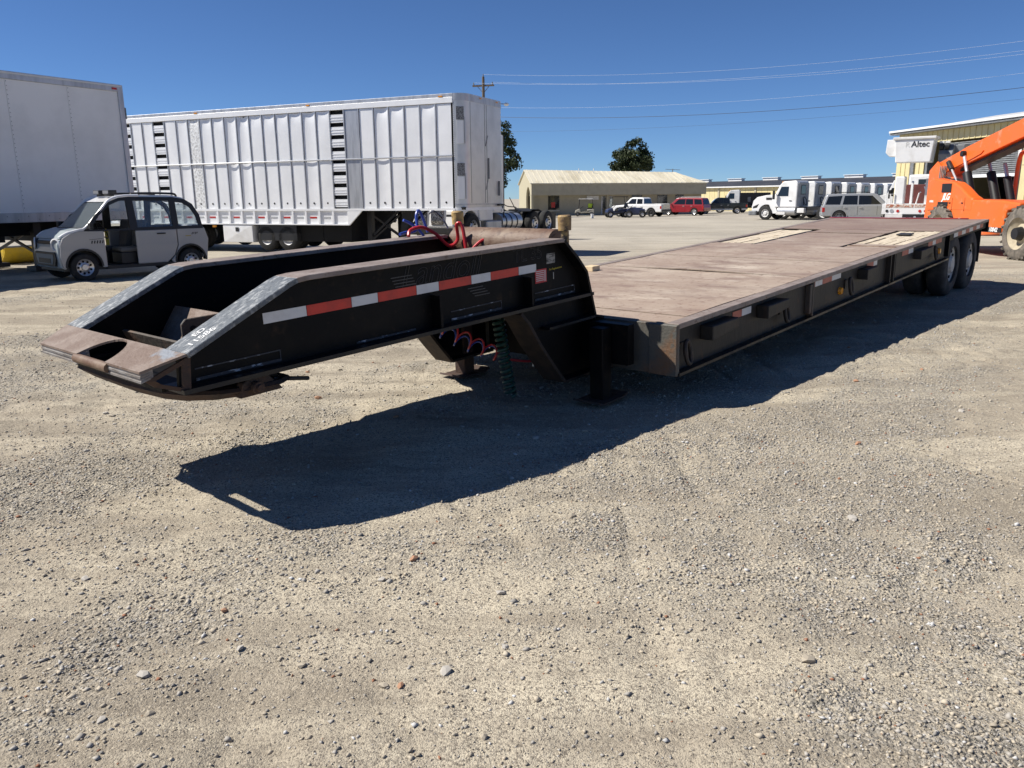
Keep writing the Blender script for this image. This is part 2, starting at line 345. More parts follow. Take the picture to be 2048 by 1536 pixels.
    h2 = N.new('ShaderNodeMath'); h2.operation = 'MULTIPLY_ADD'; L.new(rng_(vo2.outputs['Distance'], 0, .6, .18, 0), h2.inputs[0]); h2.inputs[1].default_value = 1.0; L.new(h.outputs[0], h2.inputs[2])
    bp = N.new('ShaderNodeBump'); bp.inputs['Strength'].default_value = .95; bp.inputs['Distance'].default_value = .014
    L.new(h2.outputs[0], bp.inputs['Height']); L.new(bp.outputs[0], b.inputs['Normal'])
    me.materials.append(m)
make_ground()

def ground_z(x, y): return float(relief(np.array([x]), np.array([y]))[0]*np.clip((17.5-y)/3, 0, 1)*np.clip((11.5-abs(x))/2, 0, 1)) + gz(y) - .006
stone_mat = bpy.data.materials.new('yard_stone'); stone_mat.use_nodes = True
_n = stone_mat.node_tree; _a = _n.nodes.new('ShaderNodeAttribute'); _a.attribute_name = 'tint'
_n.links.new(_a.outputs['Color'], _n.nodes['Principled BSDF'].inputs['Base Color']); _n.nodes['Principled BSDF'].inputs['Roughness'].default_value = .9
def stone_tints(n):
    g = rng.uniform(.24, .46, n)[:, None]*np.array([[1.0, .93, .82]])
    k = rng.random(n)
    g = np.where((k < .5)[:, None], rng.uniform(.34, .52, n)[:, None]*np.array([[1.0, .87, .67]]), g)
    g = np.where((k > .93)[:, None], rng.uniform(.42, .6, n)[:, None]*np.array([[1, .98, .94]]), g)
    g = np.where((k > .985)[:, None], np.array([[.30, .14, .08]]), g)
    return g
def make_gravel():
    def sample(n, y0, y1, smin, smax, pw, thr):
        y = y0 + (y1-y0)*rng.random(n)**pw
        x = (rng.random(n)*2-1)*(y*.72+.5)
        g = patch(x, y); keep = rng.random(n) < (thr + (1-thr)*g)
        x, y = x[keep], y[keep]
        s = smin*(smax/smin)**(rng.random(len(x))**2.6)
        return x, y, s
    parts = [sample(135000, 1.5, 5.0, .0022, .012, .9, .24), sample(60000, 4.6, 9, .004, .014, .9, .18), sample(20000, 8, 17, .007, .018, 1, .2), sample(1100, 1.6, 9, .011, .019, .9, .25), sample(9000, 1.6, 5.5, .006, .017, .9, .0)]
    x = np.concatenate([p[0] for p in parts]); y = np.concatenate([p[1] for p in parts]); s = np.concatenate([p[2] for p in parts])
    n = len(x)
    z = relief(x, y)*np.clip((17.5-y)/3, 0, 1)*np.clip((11.5-np.abs(x))/2, 0, 1) - .006
    base = np.array([(1,0,0),(-1,0,0),(0,1,0),(0,-1,0),(0,0,1),(0,0,-1)], float)
    fc = np.array([(0,2,4),(2,1,4),(1,3,4),(3,0,4),(2,0,5),(1,2,5),(3,1,5),(0,3,5)])
    sh = rng.uniform(.55, 1.25, (n, 6, 1))*base[None] + rng.uniform(-.35, .35, (n, 6, 3))
    sh[:, :, 2] *= rng.uniform(.45, .8, (n, 1)); sh[:, :, 1] *= rng.uniform(.6, 1, (n, 1))
    a = rng.random(n)*2*np.pi; c, sn = np.cos(a)[:, None], np.sin(a)[:, None]
    X = sh[:, :, 0]*c - sh[:, :, 1]*sn; Y = sh[:, :, 0]*sn + sh[:, :, 1]*c
    V = np.stack([X*s[:, None]+x[:, None], Y*s[:, None]+y[:, None], sh[:, :, 2]*s[:, None]+(z+s*.18)[:, None]], -1).reshape(-1, 3)
    F = (fc[None] + 6*np.arange(n)[:, None, None]).reshape(-1, 3)
    me = bpy.data.meshes.new('gravel'); me.vertices.add(len(V)); me.vertices.foreach_set('co', V.ravel())
    me.loops.add(F.size); me.loops.foreach_set('vertex_index', F.ravel().astype(np.int32))
    me.polygons.add(len(F)); me.polygons.foreach_set('loop_start', np.arange(0, F.size, 3, dtype=np.int32)); me.update(calc_edges=True)
    t = np.repeat(np.concatenate([stone_tints(n), np.ones((n, 1))], 1), 6, 0).astype(np.float32)
    at = me.attributes.new('tint', 'FLOAT_COLOR', 'POINT'); at.data.foreach_set('color', t.ravel())
    me.materials.append(stone_mat)
    o = bpy.data.objects.new('gravel', me); col.objects.link(o); tag(o, 'loose small gravel strewn over the dirt yard', 'gravel', kind='stuff')
make_gravel()

# ------------------------------------------------------------------ the drop-deck gooseneck trailer (local: x to the rear, y to the far side, z up; deck front near corner = origin)
YAW, SLOPE = .7168, math.atan(.0469)
TW, TL = 2.598, 10.265
d0 = Vector((math.sin(YAW), math.cos(YAW), 0)); lv = Vector((-math.cos(YAW), math.sin(YAW), 0))
dd = d0*math.cos(SLOPE) + Vector((0, 0, math.sin(SLOPE)))
T = thing('gooseneck_trailer', 'long low black steel drop-deck trailer with gooseneck and rusty brown deck', 'trailer')
T.matrix_world = axes((1.1959, 5.5638, .5941), dd, lv)
def gnd(u): return -.594 - .0469*u                 # local z of the yard under the trailer

deck_mat = bpy.data.materials.new('rusty_deck_plate'); deck_mat.use_nodes = True
def deck_nodes():
    nt = deck_mat.node_tree; N = nt.nodes; L = nt.links; b = N['Principled BSDF']; b.inputs['Roughness'].default_value = .62; b.inputs['Specular IOR Level'].default_value = .4
    tc = N.new('ShaderNodeTexCoord')
    def noi(sc, lo, hi, det=6, st=(1, 1, 1), rot=0):
        mp = N.new('ShaderNodeMapping'); mp.inputs['Scale'].default_value = st; mp.inputs['Rotation'].default_value = (0, 0, rot)
        L.new(tc.outputs['Object'], mp.inputs[0])
        n = N.new('ShaderNodeTexNoise'); n.inputs['Scale'].default_value = sc; n.inputs['Detail'].default_value = det; n.inputs['Roughness'].default_value = .62
        L.new(mp.outputs[0], n.inputs['Vector'])
        r = N.new('ShaderNodeMapRange'); r.inputs[1].default_value = lo; r.inputs[2].default_value = hi; L.new(n.outputs['Fac'], r.inputs[0]); return r.outputs[0]
    def mix(f, a, c):
        x = N.new('ShaderNodeMix'); x.data_type = 'RGBA'; L.new(f, x.inputs[0])
        for s_, q in ((6, a), (7, c)):
            if isinstance(q, tuple): x.inputs[s_].default_value = (*q, 1)
            else: L.new(q, x.inputs[s_])
        return x.outputs[2]
    c = mix(noi(.9, .36, .66), (.33, .245, .187), (.45, .37, .29))
    c = mix(noi(2.0, .50, .68, 8, (1.5, .6, 1)), c, (.22, .152, .12))
    c = mix(noi(1.8, .55, .68, 9, (1.6, .6, 1), .25), c, (.52, .44, .35))
    c = mix(noi(16, .55, .72), c, (.19, .115, .085))
    sx = N.new('ShaderNodeSeparateXYZ'); L.new(tc.outputs['Object'], sx.inputs[0])
    r = N.new('ShaderNodeMapRange'); r.inputs[1].default_value = 3.2; r.inputs[2].default_value = 8.5; r.inputs[4].default_value = .62; L.new(sx.outputs[0], r.inputs[0])
    c = mix(r.outputs[0], c, (.19, .125, .105))          # gradually darker and more mauve towards the rear
    L.new(c, b.inputs['Base Color'])
    n = N.new('ShaderNodeTexNoise'); n.inputs['Scale'].default_value = 45; n.inputs['Detail'].default_value = 4; L.new(tc.outputs['Object'], n.inputs['Vector'])
    n2 = N.new('ShaderNodeTexNoise'); n2.inputs['Scale'].default_value = 2.0; L.new(tc.outputs['Object'], n2.inputs['Vector'])
    ad = N.new('ShaderNodeMath'); ad.operation = 'MULTIPLY_ADD'; L.new(n2.outputs[0], ad.inputs[0]); ad.inputs[1].default_value = 6; L.new(n.outputs[0], ad.inputs[2])
    bp = N.new('ShaderNodeBump'); bp.inputs['Strength'].default_value = .3; bp.inputs['Distance'].default_value = .006; L.new(ad.outputs[0], bp.inputs['Height']); L.new(bp.outputs[0], b.inputs['Normal'])
deck_nodes()

def deck_plate(u0, u1, v0, v1, ridge=0.0, z=0.0, lip=0.0):
    nu, nv = max(6, int((u1-u0)/.12)), max(4, int((v1-v0)/.12)); g = .010
    us = np.linspace(u0+g, u1-g, nu+1); vs_ = np.linspace(v0+g, v1-g, nv+1)
    V = []; F = []
    for k, dz in ((0, 0), (1, -.012)):
        for u in us:
            for v in vs_:
                e = math.sin(math.pi*(v/TW))**2
                zz = z + .010*(vnoise(np.array([u]), np.array([v]), 1.4, 41)[0]-.5)*min(1, (u-u0)*4, (u1-u)*4) + ridge*e*max(0, (u-(u1-.38))/.38)**1.6 + lip*e*max(0, (u0+.42-u)/.42)**1.4
                V.append((u, v, zz+dz))
    m = nv+1; o2 = (nu+1)*m
    for i in range(nu):
        for j in range(nv):
            a = i*m+j; F.append((a, a+m, a+m+1, a+1)); F.append((o2+a, o2+a+1, o2+a+m+1, o2+a+m))
    ring = [i*m for i in range(nu+1)] + [nu*m+j for j in range(1, nv+1)] + [i*m+nv for i in range(nu-1, -1, -1)] + [j for j in range(nv-1, 0, -1)]
    for a, b in zip(ring, ring[1:]+ring[:1]): F.append((a, b, o2+b, o2+a))
    return MB().add(V, F).build('deck_plate', deck_mat, T, smooth=True)
E0, E1 = .10, TW-.10
deck_plate(.02, .30, E0, E1)
deck_plate(.30, 1.52, E0, E1, z=.003)
deck_plate(1.52, 2.62, E0, E1, z=.001)
deck_plate(2.62, 3.86, E0, E1, lip=.02)
deck_plate(3.86, 5.36, E0, E1, ridge=.0, z=.003)
deck_plate(5.36, 7.22, .74, 1.88)
deck_plate(7.22, 7.86, .74, 1.88, lip=.014)
deck_plate(5.36, 5.50, E0, .70); deck_plate(5.62, 5.82, E0, .70)
deck_plate(5.30+.06, 5.48, 1.92, E1)
deck_plate(7.86, 9.1, E0, E1, z=.002); deck_plate(9.1, TL-.03, E0, E1)
def board(u0, u1, v0, v1, dz):
    V = []; n = 8; F = []
    for i in range(n+1):
        u = u0+(u1-u0)*i/n; w = .004*math.sin(i*2.1+v0*40)
        V += [(u, v0+w, dz), (u, v1+w, dz+.002), (u, v1+w, dz-.03), (u, v0+w, dz-.03)]
    F = [(4*i+k, 4*i+(k+1) % 4, 4*(i+1)+(k+1) % 4, 4*(i+1)+k) for i in range(n) for k in range(4)] + [(3, 2, 1, 0), tuple(4*n+k for k in range(4))]
    return MB().add(V, F).build('deck_board', wood, T)
for (a, b, va, vb) in ((5.84, 7.82, .13, .70), (5.52, 7.62, 1.93, 2.46)):
    k = 5; w = (vb-va)/k
    for i in range(k):
        cut = a + (b-a)*random.uniform(.3, .7)
        board(a, cut, va+i*w+.009, va+(i+1)*w-.009, random.uniform(-.014, .002))
        board(cut+.012, b, va+i*w+.006, va+(i+1)*w-.006, random.uniform(-.012, .002))
MB().box(7.08, 7.30, .37, .55, .0, .018).build('black_pad', black, T, bevel=.006)['label'] = 'small square black pad lying on the wooden deck boards'
MB().cyl((5.56, .12, -.02), (5.56, .70, -.02), .028, n=12).build('slot_roller', rust_pipe, T, smooth=True)
# structure under the deck
box('deck_substructure', black_paint, T, .03, TL-.05, .16, TW-.16, -.09, -.045)
for s in (0, 1):
    y = lambda a, b: (a, b) if s == 0 else (TW-b, TW-a)
    box('edge_rail', flange_top if s == 0 else flange_top, T, .0, TL-.03, *y(0, E0), -.034, .004, bevel=.003)
    box('side_web', side_paint, T, .012, 7.72, *y(.055, .075), -.36, -.036)
    box('bottom_flange', flange_paint, T, .0, 7.70, *y(-.012, .20), -.382, -.360)
    box('rear_side_rail', black_paint, T, 7.74, TL-.04, *y(.03, .07), -.135, -.036)
    box('rear_stiffener', black_paint, T, 7.70, 7.735, *y(.0, .2), -.34, -.038)
for v in (.85, 1.65): box('centre_beam', black_paint, T, .05, TL-.3, v, v+.09, -.36, -.092)
for u in (.9, 2.1, 3.3, 4.5, 5.7, 6.9): box('cross_member', black_paint, T, u, u+.06, .08, TW-.08, -.24, -.091)
box('front_plate', front_plate, T, -.018, .018, 0, TW, -.382, -.003, bevel=.004)
box('front_plate_edge_angle', front_plate, T, -.030, -.0185, 0, .23, -.381, -.006, bevel=.003)
box('rear_plate', black_paint, T, TL-.03, TL, .0, TW, -.20, -.002)
box('rear_edge_strip', maroon, T, TL-.10, TL-.03, .3, TW-.02, .004, .018)
# side furniture, near side (traced from the web) and mirrored to the far side
def dring(u, z):
    for s in (0, 1):
        yy = .03 if s == 0 else TW-.03
        m = MB()
        pts = [(u+.038*math.cos(t), yy-.040*(1 if s == 0 else -1)+.012*math.sin(t), z+.085*math.sin(t)) for t in [i*2*math.pi/18 for i in range(19)]]
        m.tube(pts, .017, 8); m.bar((u-.03, yy+.03*(1 if s == 0 else -1), z+.02), (u+.09, yy+.03*(1 if s == 0 else -1), z+.02), .035, .09)
        m.build('tie_down_ring', mat('worn_black_ring', (.016, .012, .010), .6, c2=(.04, .026, .018), ns=12), T, smooth=True)
for u, z in ((.125, -.225), (1.92, -.215), (3.60, -.21), (6.96, -.21)): dring(u, z)
def outrigger(u0, u1, z):
    for s in (0, 1):
        f = (lambda v: v) if s == 0 else (lambda v: TW-v)
        m = MB()
        m.prism([(u0, z+.05), (u1, z+.05), (u1, z-.03), (u0+.05, z-.06), (u0, z-.06)], f(.055), f(-.055))
        m.build('outrigger_bracket', side_paint, T, bevel=.006, seg=1)
for u0, u1, z in ((.42, .86, -.13), (1.42, 1.86, -.13), (3.98, 4.32, -.13), (6.06, 6.62, -.14)): outrigger(u0, u1, z)
for u in (2.56, 4.98, 5.12): 
    for s in (0, 1):
        a, b = (.0, .2) if s == 0 else (TW-.2, TW)
        box('web_stiffener', rust_light if u < 3 else side_paint, T, u, u+.03, a, b, -.3595, -.0345, bevel=.002)
box('stake_pocket', rust_light, T, 2.50, 2.558, .004, .054, -.33, -.05, bevel=.004)
box('side_hatch', side_paint, T, 5.30, 7.60, .036, .054, -.33, -.05, bevel=.004)
def tape(pieces, z0, z1, v, names='reflector_tape', ms=None):
    for u0, u1, c in pieces:
        for s in (0, 1):
            a, b = (v-.003, v) if s == 0 else (TW-v, TW-v+.003)
            box(names, {'r': red_tape, 'w': white_tape, 'p': pink_tape}[c], T, u0, u1, a, b, z0, z1)
tape([(.965, 1.13, 'p'), (1.135, 1.31, 'w')], -.128, -.07, .0545)
tape([(2.66, 2.74, 'p'), (2.745, 2.93, 'w'), (2.935, 3.19, 'p'), (3.195, 3.45, 'w'), (4.27, 4.50, 'p'), (4.505, 4.63, 'w')], -.105, -.045, .0545)
tape([(5.53, 5.80, 'p'), (5.805, 6.0, 'w'), (6.70, 6.92, 'p'), (6.925, 7.08, 'w'), (7.085, 7.40, 'p')], -.105, -.045, .0355)
tape([(8.06+i*.24, 8.06+i*.24+.235, 'wp'[i % 2]) for i in range(8)], -.105, -.045, .0295)
for u, z, v in ((3.44, -.24, .054), (7.27, -.218, .035)):
    MB().cyl((u, v, z), (u, v-.03, z), .042, .034, 16).build('amber_marker_light', amber, T, smooth=True)
for u in (.62, 1.78, 4.3, 6.04):
    for v in (.28, TW-.36):
        m = MB().box(u-.06, u-.045, v, v+.1, -.50, -.3605).box(u+.045, u+.06, v, v+.1, -.50, -.3605).cyl((u-.08, v+.05, -.46), (u+.08, v+.05, -.46), .03, n=12)
        m.build('frame_hanger', rust, T)
# running gear
def wheel_pair(u):
    r = .468; zc = gnd(u) + r
    box('axle', black_paint, T, u-.06, u+.06, .3, TW-.3, zc-.06, zc+.06)
    for s in (0, 1):
        for k, yo in ((0, .0), (1, .33)):
            y0 = .03+yo if s == 0 else TW-.03-yo
            sg = 1 if s == 0 else -1
            m = MB().lathe([(.27, .0), (.30, -.0), (.40, .0), (.445, .02), (.464, .05), (.468, .09), (.468, .17), (.462, .21), (.44, .245), (.40, .26), (.27, .26)], (u, 0, zc), 'y', 40, closed=True)
            m.V = [(x, y0+sg*(yy-.0), z) for x, yy, z in m.V]
            w = m.build('wheel', rubber_dust, T, smooth=True)
            rm = MB().lathe([(.285, .004), (.285, .02), (.26, .05), (.15, .065), (.13, .03), (.11, .0), (.0005, -.005)], (u, 0, zc), 'y', 32)
            rm.V = [(x, y0+sg*yy, z) for x, yy, z in rm.V]
            rm.build('rim', mat('dusty_rim', (.58, .57, .54), .6, c2=(.44, .42, .39), ns=8), w, smooth=True)
            if k == 0:
                for i in range(10):
                    t = i*math.pi/5; c = (u+.20*math.cos(t), y0+sg*.052, zc+.20*math.sin(t))
                    MB().cyl(c, (c[0], c[1]-sg*.012, c[2]), .025, n=8).build('hand_hole', blackgap, w)
wheel_pair(8.18); wheel_pair(9.336)
for v in (.06, TW-.72): box('mud_flap', rubber, T, 10.06, 10.075, v, v+.66, -.68, -.14)
for u in (8.18, 9.336):
    pass
for v in (.55, TW-.65): box('suspension_beam', black_paint, T, 7.6, 9.9, v, v+.1, -.46, -.30)
MB().cyl((7.0, .9, -.52), (7.6, .9, -.52), .13, n=20).build('air_tank', black_paint, T, smooth=True)

# gooseneck
V1, V2, FW = .628, 1.990, .197
TOP = [(-3.31, .379), (-2.74, .626), (-2.69, .642), (-2.62, .648), (-.51, .638), (-.49, .632), (-.333, .493), (-.225, .379), (-.12, .04)]
curve = [(-1.08, .213), (-.98, .19), (-.90, .11), (-.84, .02), (-.777, -.07), (-.64, -.24), (-.515, -.386)]
for s in (0, 1):
    va = V1 if s == 0 else V2-FW
    vc = va+FW/2
    web = [(-3.325, .20)] + [(u_+.004, z_-.014) for u_, z_ in TOP] + [(-.018, -.004), (-.018, -.39), (-.505, -.39)] + [(u_+.01, z_-.006) for u_, z_ in curve[::-1]]
    gb = MB().prism(web, vc-.011, vc+.011).build('gooseneck_web', black_paint, T)
    ramp = MB().strip(TOP[:3], va, va+FW, .026).build('ramp_flange', ramp_steel, T, bevel=.003, seg=1)
    MB().strip(TOP[2:6], va, va+FW, .026).build('top_flange', flange_top, T, bevel=.003, seg=1)
    MB().strip(TOP[5:]+[(-.02, .012)], va, va+FW, .022).build('rear_flange', black_paint, T)
    MB().strip([(-3.345, .215), (-.15, .213)], va, va+FW, .022).build('lower_flange', flange_paint, T)
    MB().strip(curve[1:], va, va+FW, .022).build('curved_flange', mat('shaded_dark_rust', (.022, .015, .011), .8, c2=(.045, .028, .018), ns=8), T)  # shade under the gooseneck put into a darker rust colour
    MB().strip([(-.69, .036), (-.12, .036)], va+.001, va+FW-.001, .018).build('shelf_flange', flange_paint, T)
    MB().strip([(-.515, -.384), (-.019, -.384)], va, va+FW, .02).build('foot_flange', flange_paint, T)
    for u in (-1.72, -.86):
        for sd in (0, 1):
            y0, y1 = (va+.01, vc-.0115) if sd == 0 else (vc+.0115, va+FW-.01)
            box('web_gusset', black_paint, T, u, u+.02, y0, y1, .217, .41)
# conspicuity tape on the near and far webs
vt = V1+FW/2-.0112
seg = [(-2.855, -2.601, 'w'), (-2.597, -2.311, 'r'), (-2.307, -2.126, 'w'), (-2.122, -1.834, 'r'), (-1.83, -1.651, 'w'), (-1.647, -1.367, 'r'), (-1.363, -1.185, 'w'), (-1.181, -.906, 'r'), (-.902, -.718, 'w')]
for u0, u1, c in seg:
    box('reflector_tape', red_tape if c == 'r' else white_tape, T, u0, u1, vt-.003, vt, .428, .482)
# worn rectangular scrape frames above the lower flange, where paint is rubbed to primer
scr = mat('scraped_primer', (.030, .034, .045), .6, c2=(.36, .39, .43), ns=28, nlo=.56, nhi=.62, stretch=(.5, 1, 1.4))
for u0, u1, z0, z1 in ((-3.24, -2.78, .225, .285), (-1.56, -1.09, .225, .285), (-.74, -.28, .225, .282), (-2.3, -1.86, .221, .232)):
    m = MB().box(u0, u1, vt-.004, vt, z1-.006, z1).box(u0, u1, vt-.0042, vt, z0, z0+.014) if z1-z0 > .02 else MB().box(u0, u1, vt-.004, vt, z0, z1)
    if z1-z0 > .02: m.box(u1-.005, u1, vt-.0041, vt, z0, z1)
    m.build('scraped_paint', scr, T)
# faded outline lettering, warning stickers
emb = mat('faded_lettering', (.045, .045, .05), .45)
text('faded_lettering', 'Landoll', emb, T, .23, axes((-1.62, vt-.001, .545), (1, 0, .0), (0, 0, 1)), .0014, shear=.35, hollow=True)
text('faded_lettering', 'TL 35', emb, T, .13, axes((-.80, vt-.001, .555), (1, 0, 0), (0, 0, 1)), .0014, hollow=True)
m_ = MB()
for i in range(4): m_.box(-2.02+.01*i, -1.86+.01*i, vt-.0025, vt, .545-.018*i, .550-.018*i).box(-1.40+.02*i, -1.26+.02*i, vt-.0025, vt, .40-.018*i, .405-.018*i)
m_.build('faded_stripes', emb, T)
st_ = box('warning_sticker', mat('sticker_red', (.50, .03, .035), .5), T, -.730, -.605, vt-.003, vt, .345, .440)
for i in range(6): box('sticker_print', mat('sticker_white', (.62, .55, .54), .5), st_, -.722, -.635, vt-.0036, vt-.003, .424-i*.013, .430-i*.013)
for i in range(2): box('sticker_print', MATS['sticker_white'], st_, -.630+i*.011, -.624+i*.011, vt-.0036, vt-.003, .352, .43)
pl = box('serial_plate', mat('serial_plate_grey', (.30, .29, .27), .5, c2=(.05, .05, .05), ns=30, nlo=.48, nhi=.56, stretch=(.6, 1, 2)), T, -.60, -.505, vt-.003, vt, .468, .538)
text('yellow_print', 'For Replacement', mat('yellow_print', (.45, .36, .03), .5), T, .021, axes((-.50, vt-.0015, .427), (1, 0, .03), (0, 0, 1)), .0008)
text('white_arrow', '1', mat('white_print', (.4, .4, .38), .5), T, .07, axes((-.525, vt-.0015, .375), (1, 0, 0), (0, 0, 1)), .001)
# chalk writing on the near ramp
chalk = mat('white_paint_marker', (.85, .85, .83), .8)
rd = Vector((.57, 0, .247)).normalized(); rn = Vector((-.247, 0, .57)).normalized()
def on_ramp(t, v): p = Vector((-3.31, 0, .379)) + rd*t + rn*.0016; return (p.x, v, p.z)
text('painted_number', '11586', chalk, T, .062, axes(on_ramp(.125, V1+.06), rd, (0, 1, 0)), .0008)
text('painted_letters', 'ED', chalk, T, .055, axes(on_ramp(.15, V1+.125), rd, (0, 1, 0)), .0008)
# nose
an, af = V1+.095, V2-.095
nc = (V1+V2)/2 - .06
zA, uA, zB, uB = .320, -3.489, .379, -3.31
notch = [(uA + (.175*math.sin(t)), nc+.165*math.cos(t)) for t in [math.pi*i/14 for i in range(15)]]
outl = [(uA, an)] + notch[::-1] + [(uA, af), (uB, V2), (uB, V1)]
def nz(u): return zA + (zB-zA)*(u-uA)/(uB-uA)
m_ = MB(); n_ = len(outl)
m_.add([(u, v, nz(u)) for u, v in outl] + [(u, v, nz(u)-.011) for u, v in outl], [tuple(range(n_)), tuple(range(2*n_-1, n_-1, -1))] + [(i, (i+1) % n_, n_+(i+1) % n_, n_+i) for i in range(n_)])
m_.build('nose_plate', nose_steel, T)
for k in range(1, 5):
    e_ = .0035 if (k % 2) else 0
    o_ = [(uA+e_, an)] + [(min(q[0], uA+.055)+e_, q[1]) for q in notch[::-1] if q[0] < uA+.055] [:0] + [(uA+e_, nc-.165), (uA+.055, nc-.15), (uA+.055, an-.012)]
    for side_ in (0, 1):
     if side_: o_ = [(q[0], an+af-q[1]+2*(nc-(an+af)/2) if q[1] > nc-.17 else an+af-q[1]) for q in o_]
     n_ = len(o_); m_ = MB(); m_.add([(u, v, nz(u)-.0112*k) for u, v in o_] + [(u, v, nz(u)-.0112*k-.0100) for u, v in o_], [tuple(range(n_)), tuple(range(2*n_-1, n_-1, -1))] + [(i, (i+1) % n_, n_+(i+1) % n_, n_+i) for i in range(n_)])
     m_.build('nose_laminate', lam_steel, T)
MB().cyl((uA+.006, nc-.19, zA-.028), (uA+.006, nc+.19, zA-.026), .024, n=18).build('nose_bar', rust_pipe, T, smooth=True)
for s in (0, 1):
    va, vb = (an+.002, V1+.004) if s == 0 else (af-.002, V2-.004)
    O_ = [(uA+.02, va, zA-.05), (uB+.02, vb, zB-.012), (uB+.0, vb, .195), (uA+.06, va, .235)]
    cx = [sum(p[i] for p in O_)/4 for i in range(3)]
    I_ = [tuple(cx[i]+(p[i]-cx[i])*.60 for i in range(3)) for p in O_]
    off = -.014 if s == 0 else .014
    V_ = O_ + I_ + [(p[0], p[1]-off, p[2]) for p in O_] + [(p[0], p[1]-off, p[2]) for p in I_]
    F_ = [(i, (i+1) % 4, 4+(i+1) % 4, 4+i) for i in range(4)] + [(8+i, 12+i, 12+(i+1) % 4, 8+(i+1) % 4) for i in range(4)] + [(i, 8+i, 8+(i+1) % 4, (i+1) % 4) for i in range(4)] + [(4+i, 4+(i+1) % 4, 12+(i+1) % 4, 12+i) for i in range(4)]
    MB().add(V_, F_).build('nose_side_plate', rust, T)
# bottom plate, skid plate (fifth-wheel ramp), pivot bracket, release rod
box('bolster_plate', black_paint, T, -3.24, -2.55, V1+.2, V2-.2, .155, .179)
sk = [(-3.30, 1.95), (-3.31, 1.6), (-3.315, 1.3), (-3.29, 1.0), (-3.24, .85), (-3.13, .72), (-3.0, .66), (-2.84, .65), (-2.76, .70), (-2.76, 1.92), (-2.9, 2.0), (-3.15, 2.0)]
n_ = len(sk); m_ = MB()
cu_, cv_ = -3.0, 1.32
m_.add([(u, v, .15) for u, v in sk] + [(cu_+(u-cu_)*1.03, cv_+(v-cv_)*1.03, .135) for u, v in sk] + [(cu_+(u-cu_)*.86, cv_+(v-cv_)*.86, .085) for u, v in sk],
       [tuple(range(n_)), tuple(range(3*n_-1, 2*n_-1, -1))] + [(k*n_+i, k*n_+(i+1) % n_, (k+1)*n_+(i+1) % n_, (k+1)*n_+i) for k in (0, 1) for i in range(n_)])
m_.build('skid_plate', rust, T)
MB().prism([(-3.06, .10), (-3.04, .17), (-2.99, .193), (-2.90, .193), (-2.82, .10)], .66, .71).build('pivot_bracket', rust, T, bevel=.004, seg=1)
MB().cyl((-2.975, .735, .142), (-2.975, .62, .142), .030, n=16).cyl((-2.975, .62, .142), (-2.975, .605, .142), .018, n=12).build('pivot_bolt', rust, T, smooth=True)
MB().cyl((-2.86, .72, .148), (-2.84, .90, .148), .05, n=16).build('pivot_drum', black_paint, T, smooth=True)
MB().cyl((-2.85, .70, .150), (-2.63, .72, .10), .011, n=10).build('release_rod', black, T, smooth=True)
# cross plates between the beams behind the nose
MB().prism([(-3.06, .22), (-3.10, .33), (-3.085, .335), (-3.045, .22)], V1+.11, V2-.2).build('cross_plate', rust_light, T)
MB().prism([(-2.88, .22), (-2.74, .41), (-2.722, .405), (-2.862, .22)], V1+.11, V2-.13).build('cross_plate', nose_steel, T)
m_ = MB().prism([(-3.02, .22), (-3.015, .40), (-2.99, .425), (-2.76, .425), (-2.70, .22)], 1.245, 1.262)
m_.build('lug_plate', rust_light, T, bevel=.003, seg=1)
MB().cyl((-2.955, 1.243, .37), (-2.955, 1.2435, .37), .017, n=14).build('lug_hole', blackgap, T)
MB().strip([(-3.36, .20), (-.2, .203)], V1+.19, V2-.19, .02).build('throat_floor', black_paint, T)
box('neck_back_plate', black_paint, T, -.06, -.035, V1+.19, V2-.19, -.38, .03)
# big pipe roller, guide posts
pm = MB().lathe([(.0, .0), (.080, .0), (.0805, .004), (.112, .006), (.114, .03), (.114, 1.0), (.112, 1.024), (.085, 1.03), (.0, 1.0)], (-.36, .80, .575), 'y', 36)
pm.build('pipe_roller', rust_pipe, T, smooth=True)
for (u, v, h) in ((-.27, 1.895, .70), (-.40, .70, .685)):
    gp = MB().cyl((u, v, h-.10), (u, v, h-.005), .030, n=12).cyl((u, v, h), (u, v, h+.095), .047, .050, 20).cyl((u, v, h+.095), (u, v, h+.105), .050, .043, 20)
    gp.build('guide_post', post_yellow, T, smooth=True)
# landing legs
for v, g in ((.42, 0), (1.84, 0)):
    zb = gnd(-.3)
    box('landing_leg', rust if v > 1 else black_paint, T, -.32, -.20, v+.02, v+.14, zb+.02, -.02 if v < 1 else .0, bevel=.006)
    lp = MB().prism([(-.45, zb+.030), (-.40, zb+.010), (-.12, zb+.010), (-.07, zb+.030), (-.08, zb+.042), (-.13, zb+.024), (-.39, zb+.024), (-.44, zb+.042)], v-.04, v+.20)
    lp.build('leg_foot', rust, T)
box('leg_cross_arm', black_paint, T, -.20, -.12, .30, V1+.1, -.30, .0)
box('leg_cross_arm', black_paint, T, -.20, -.12, V2-.1, 2.25, -.30, .0)
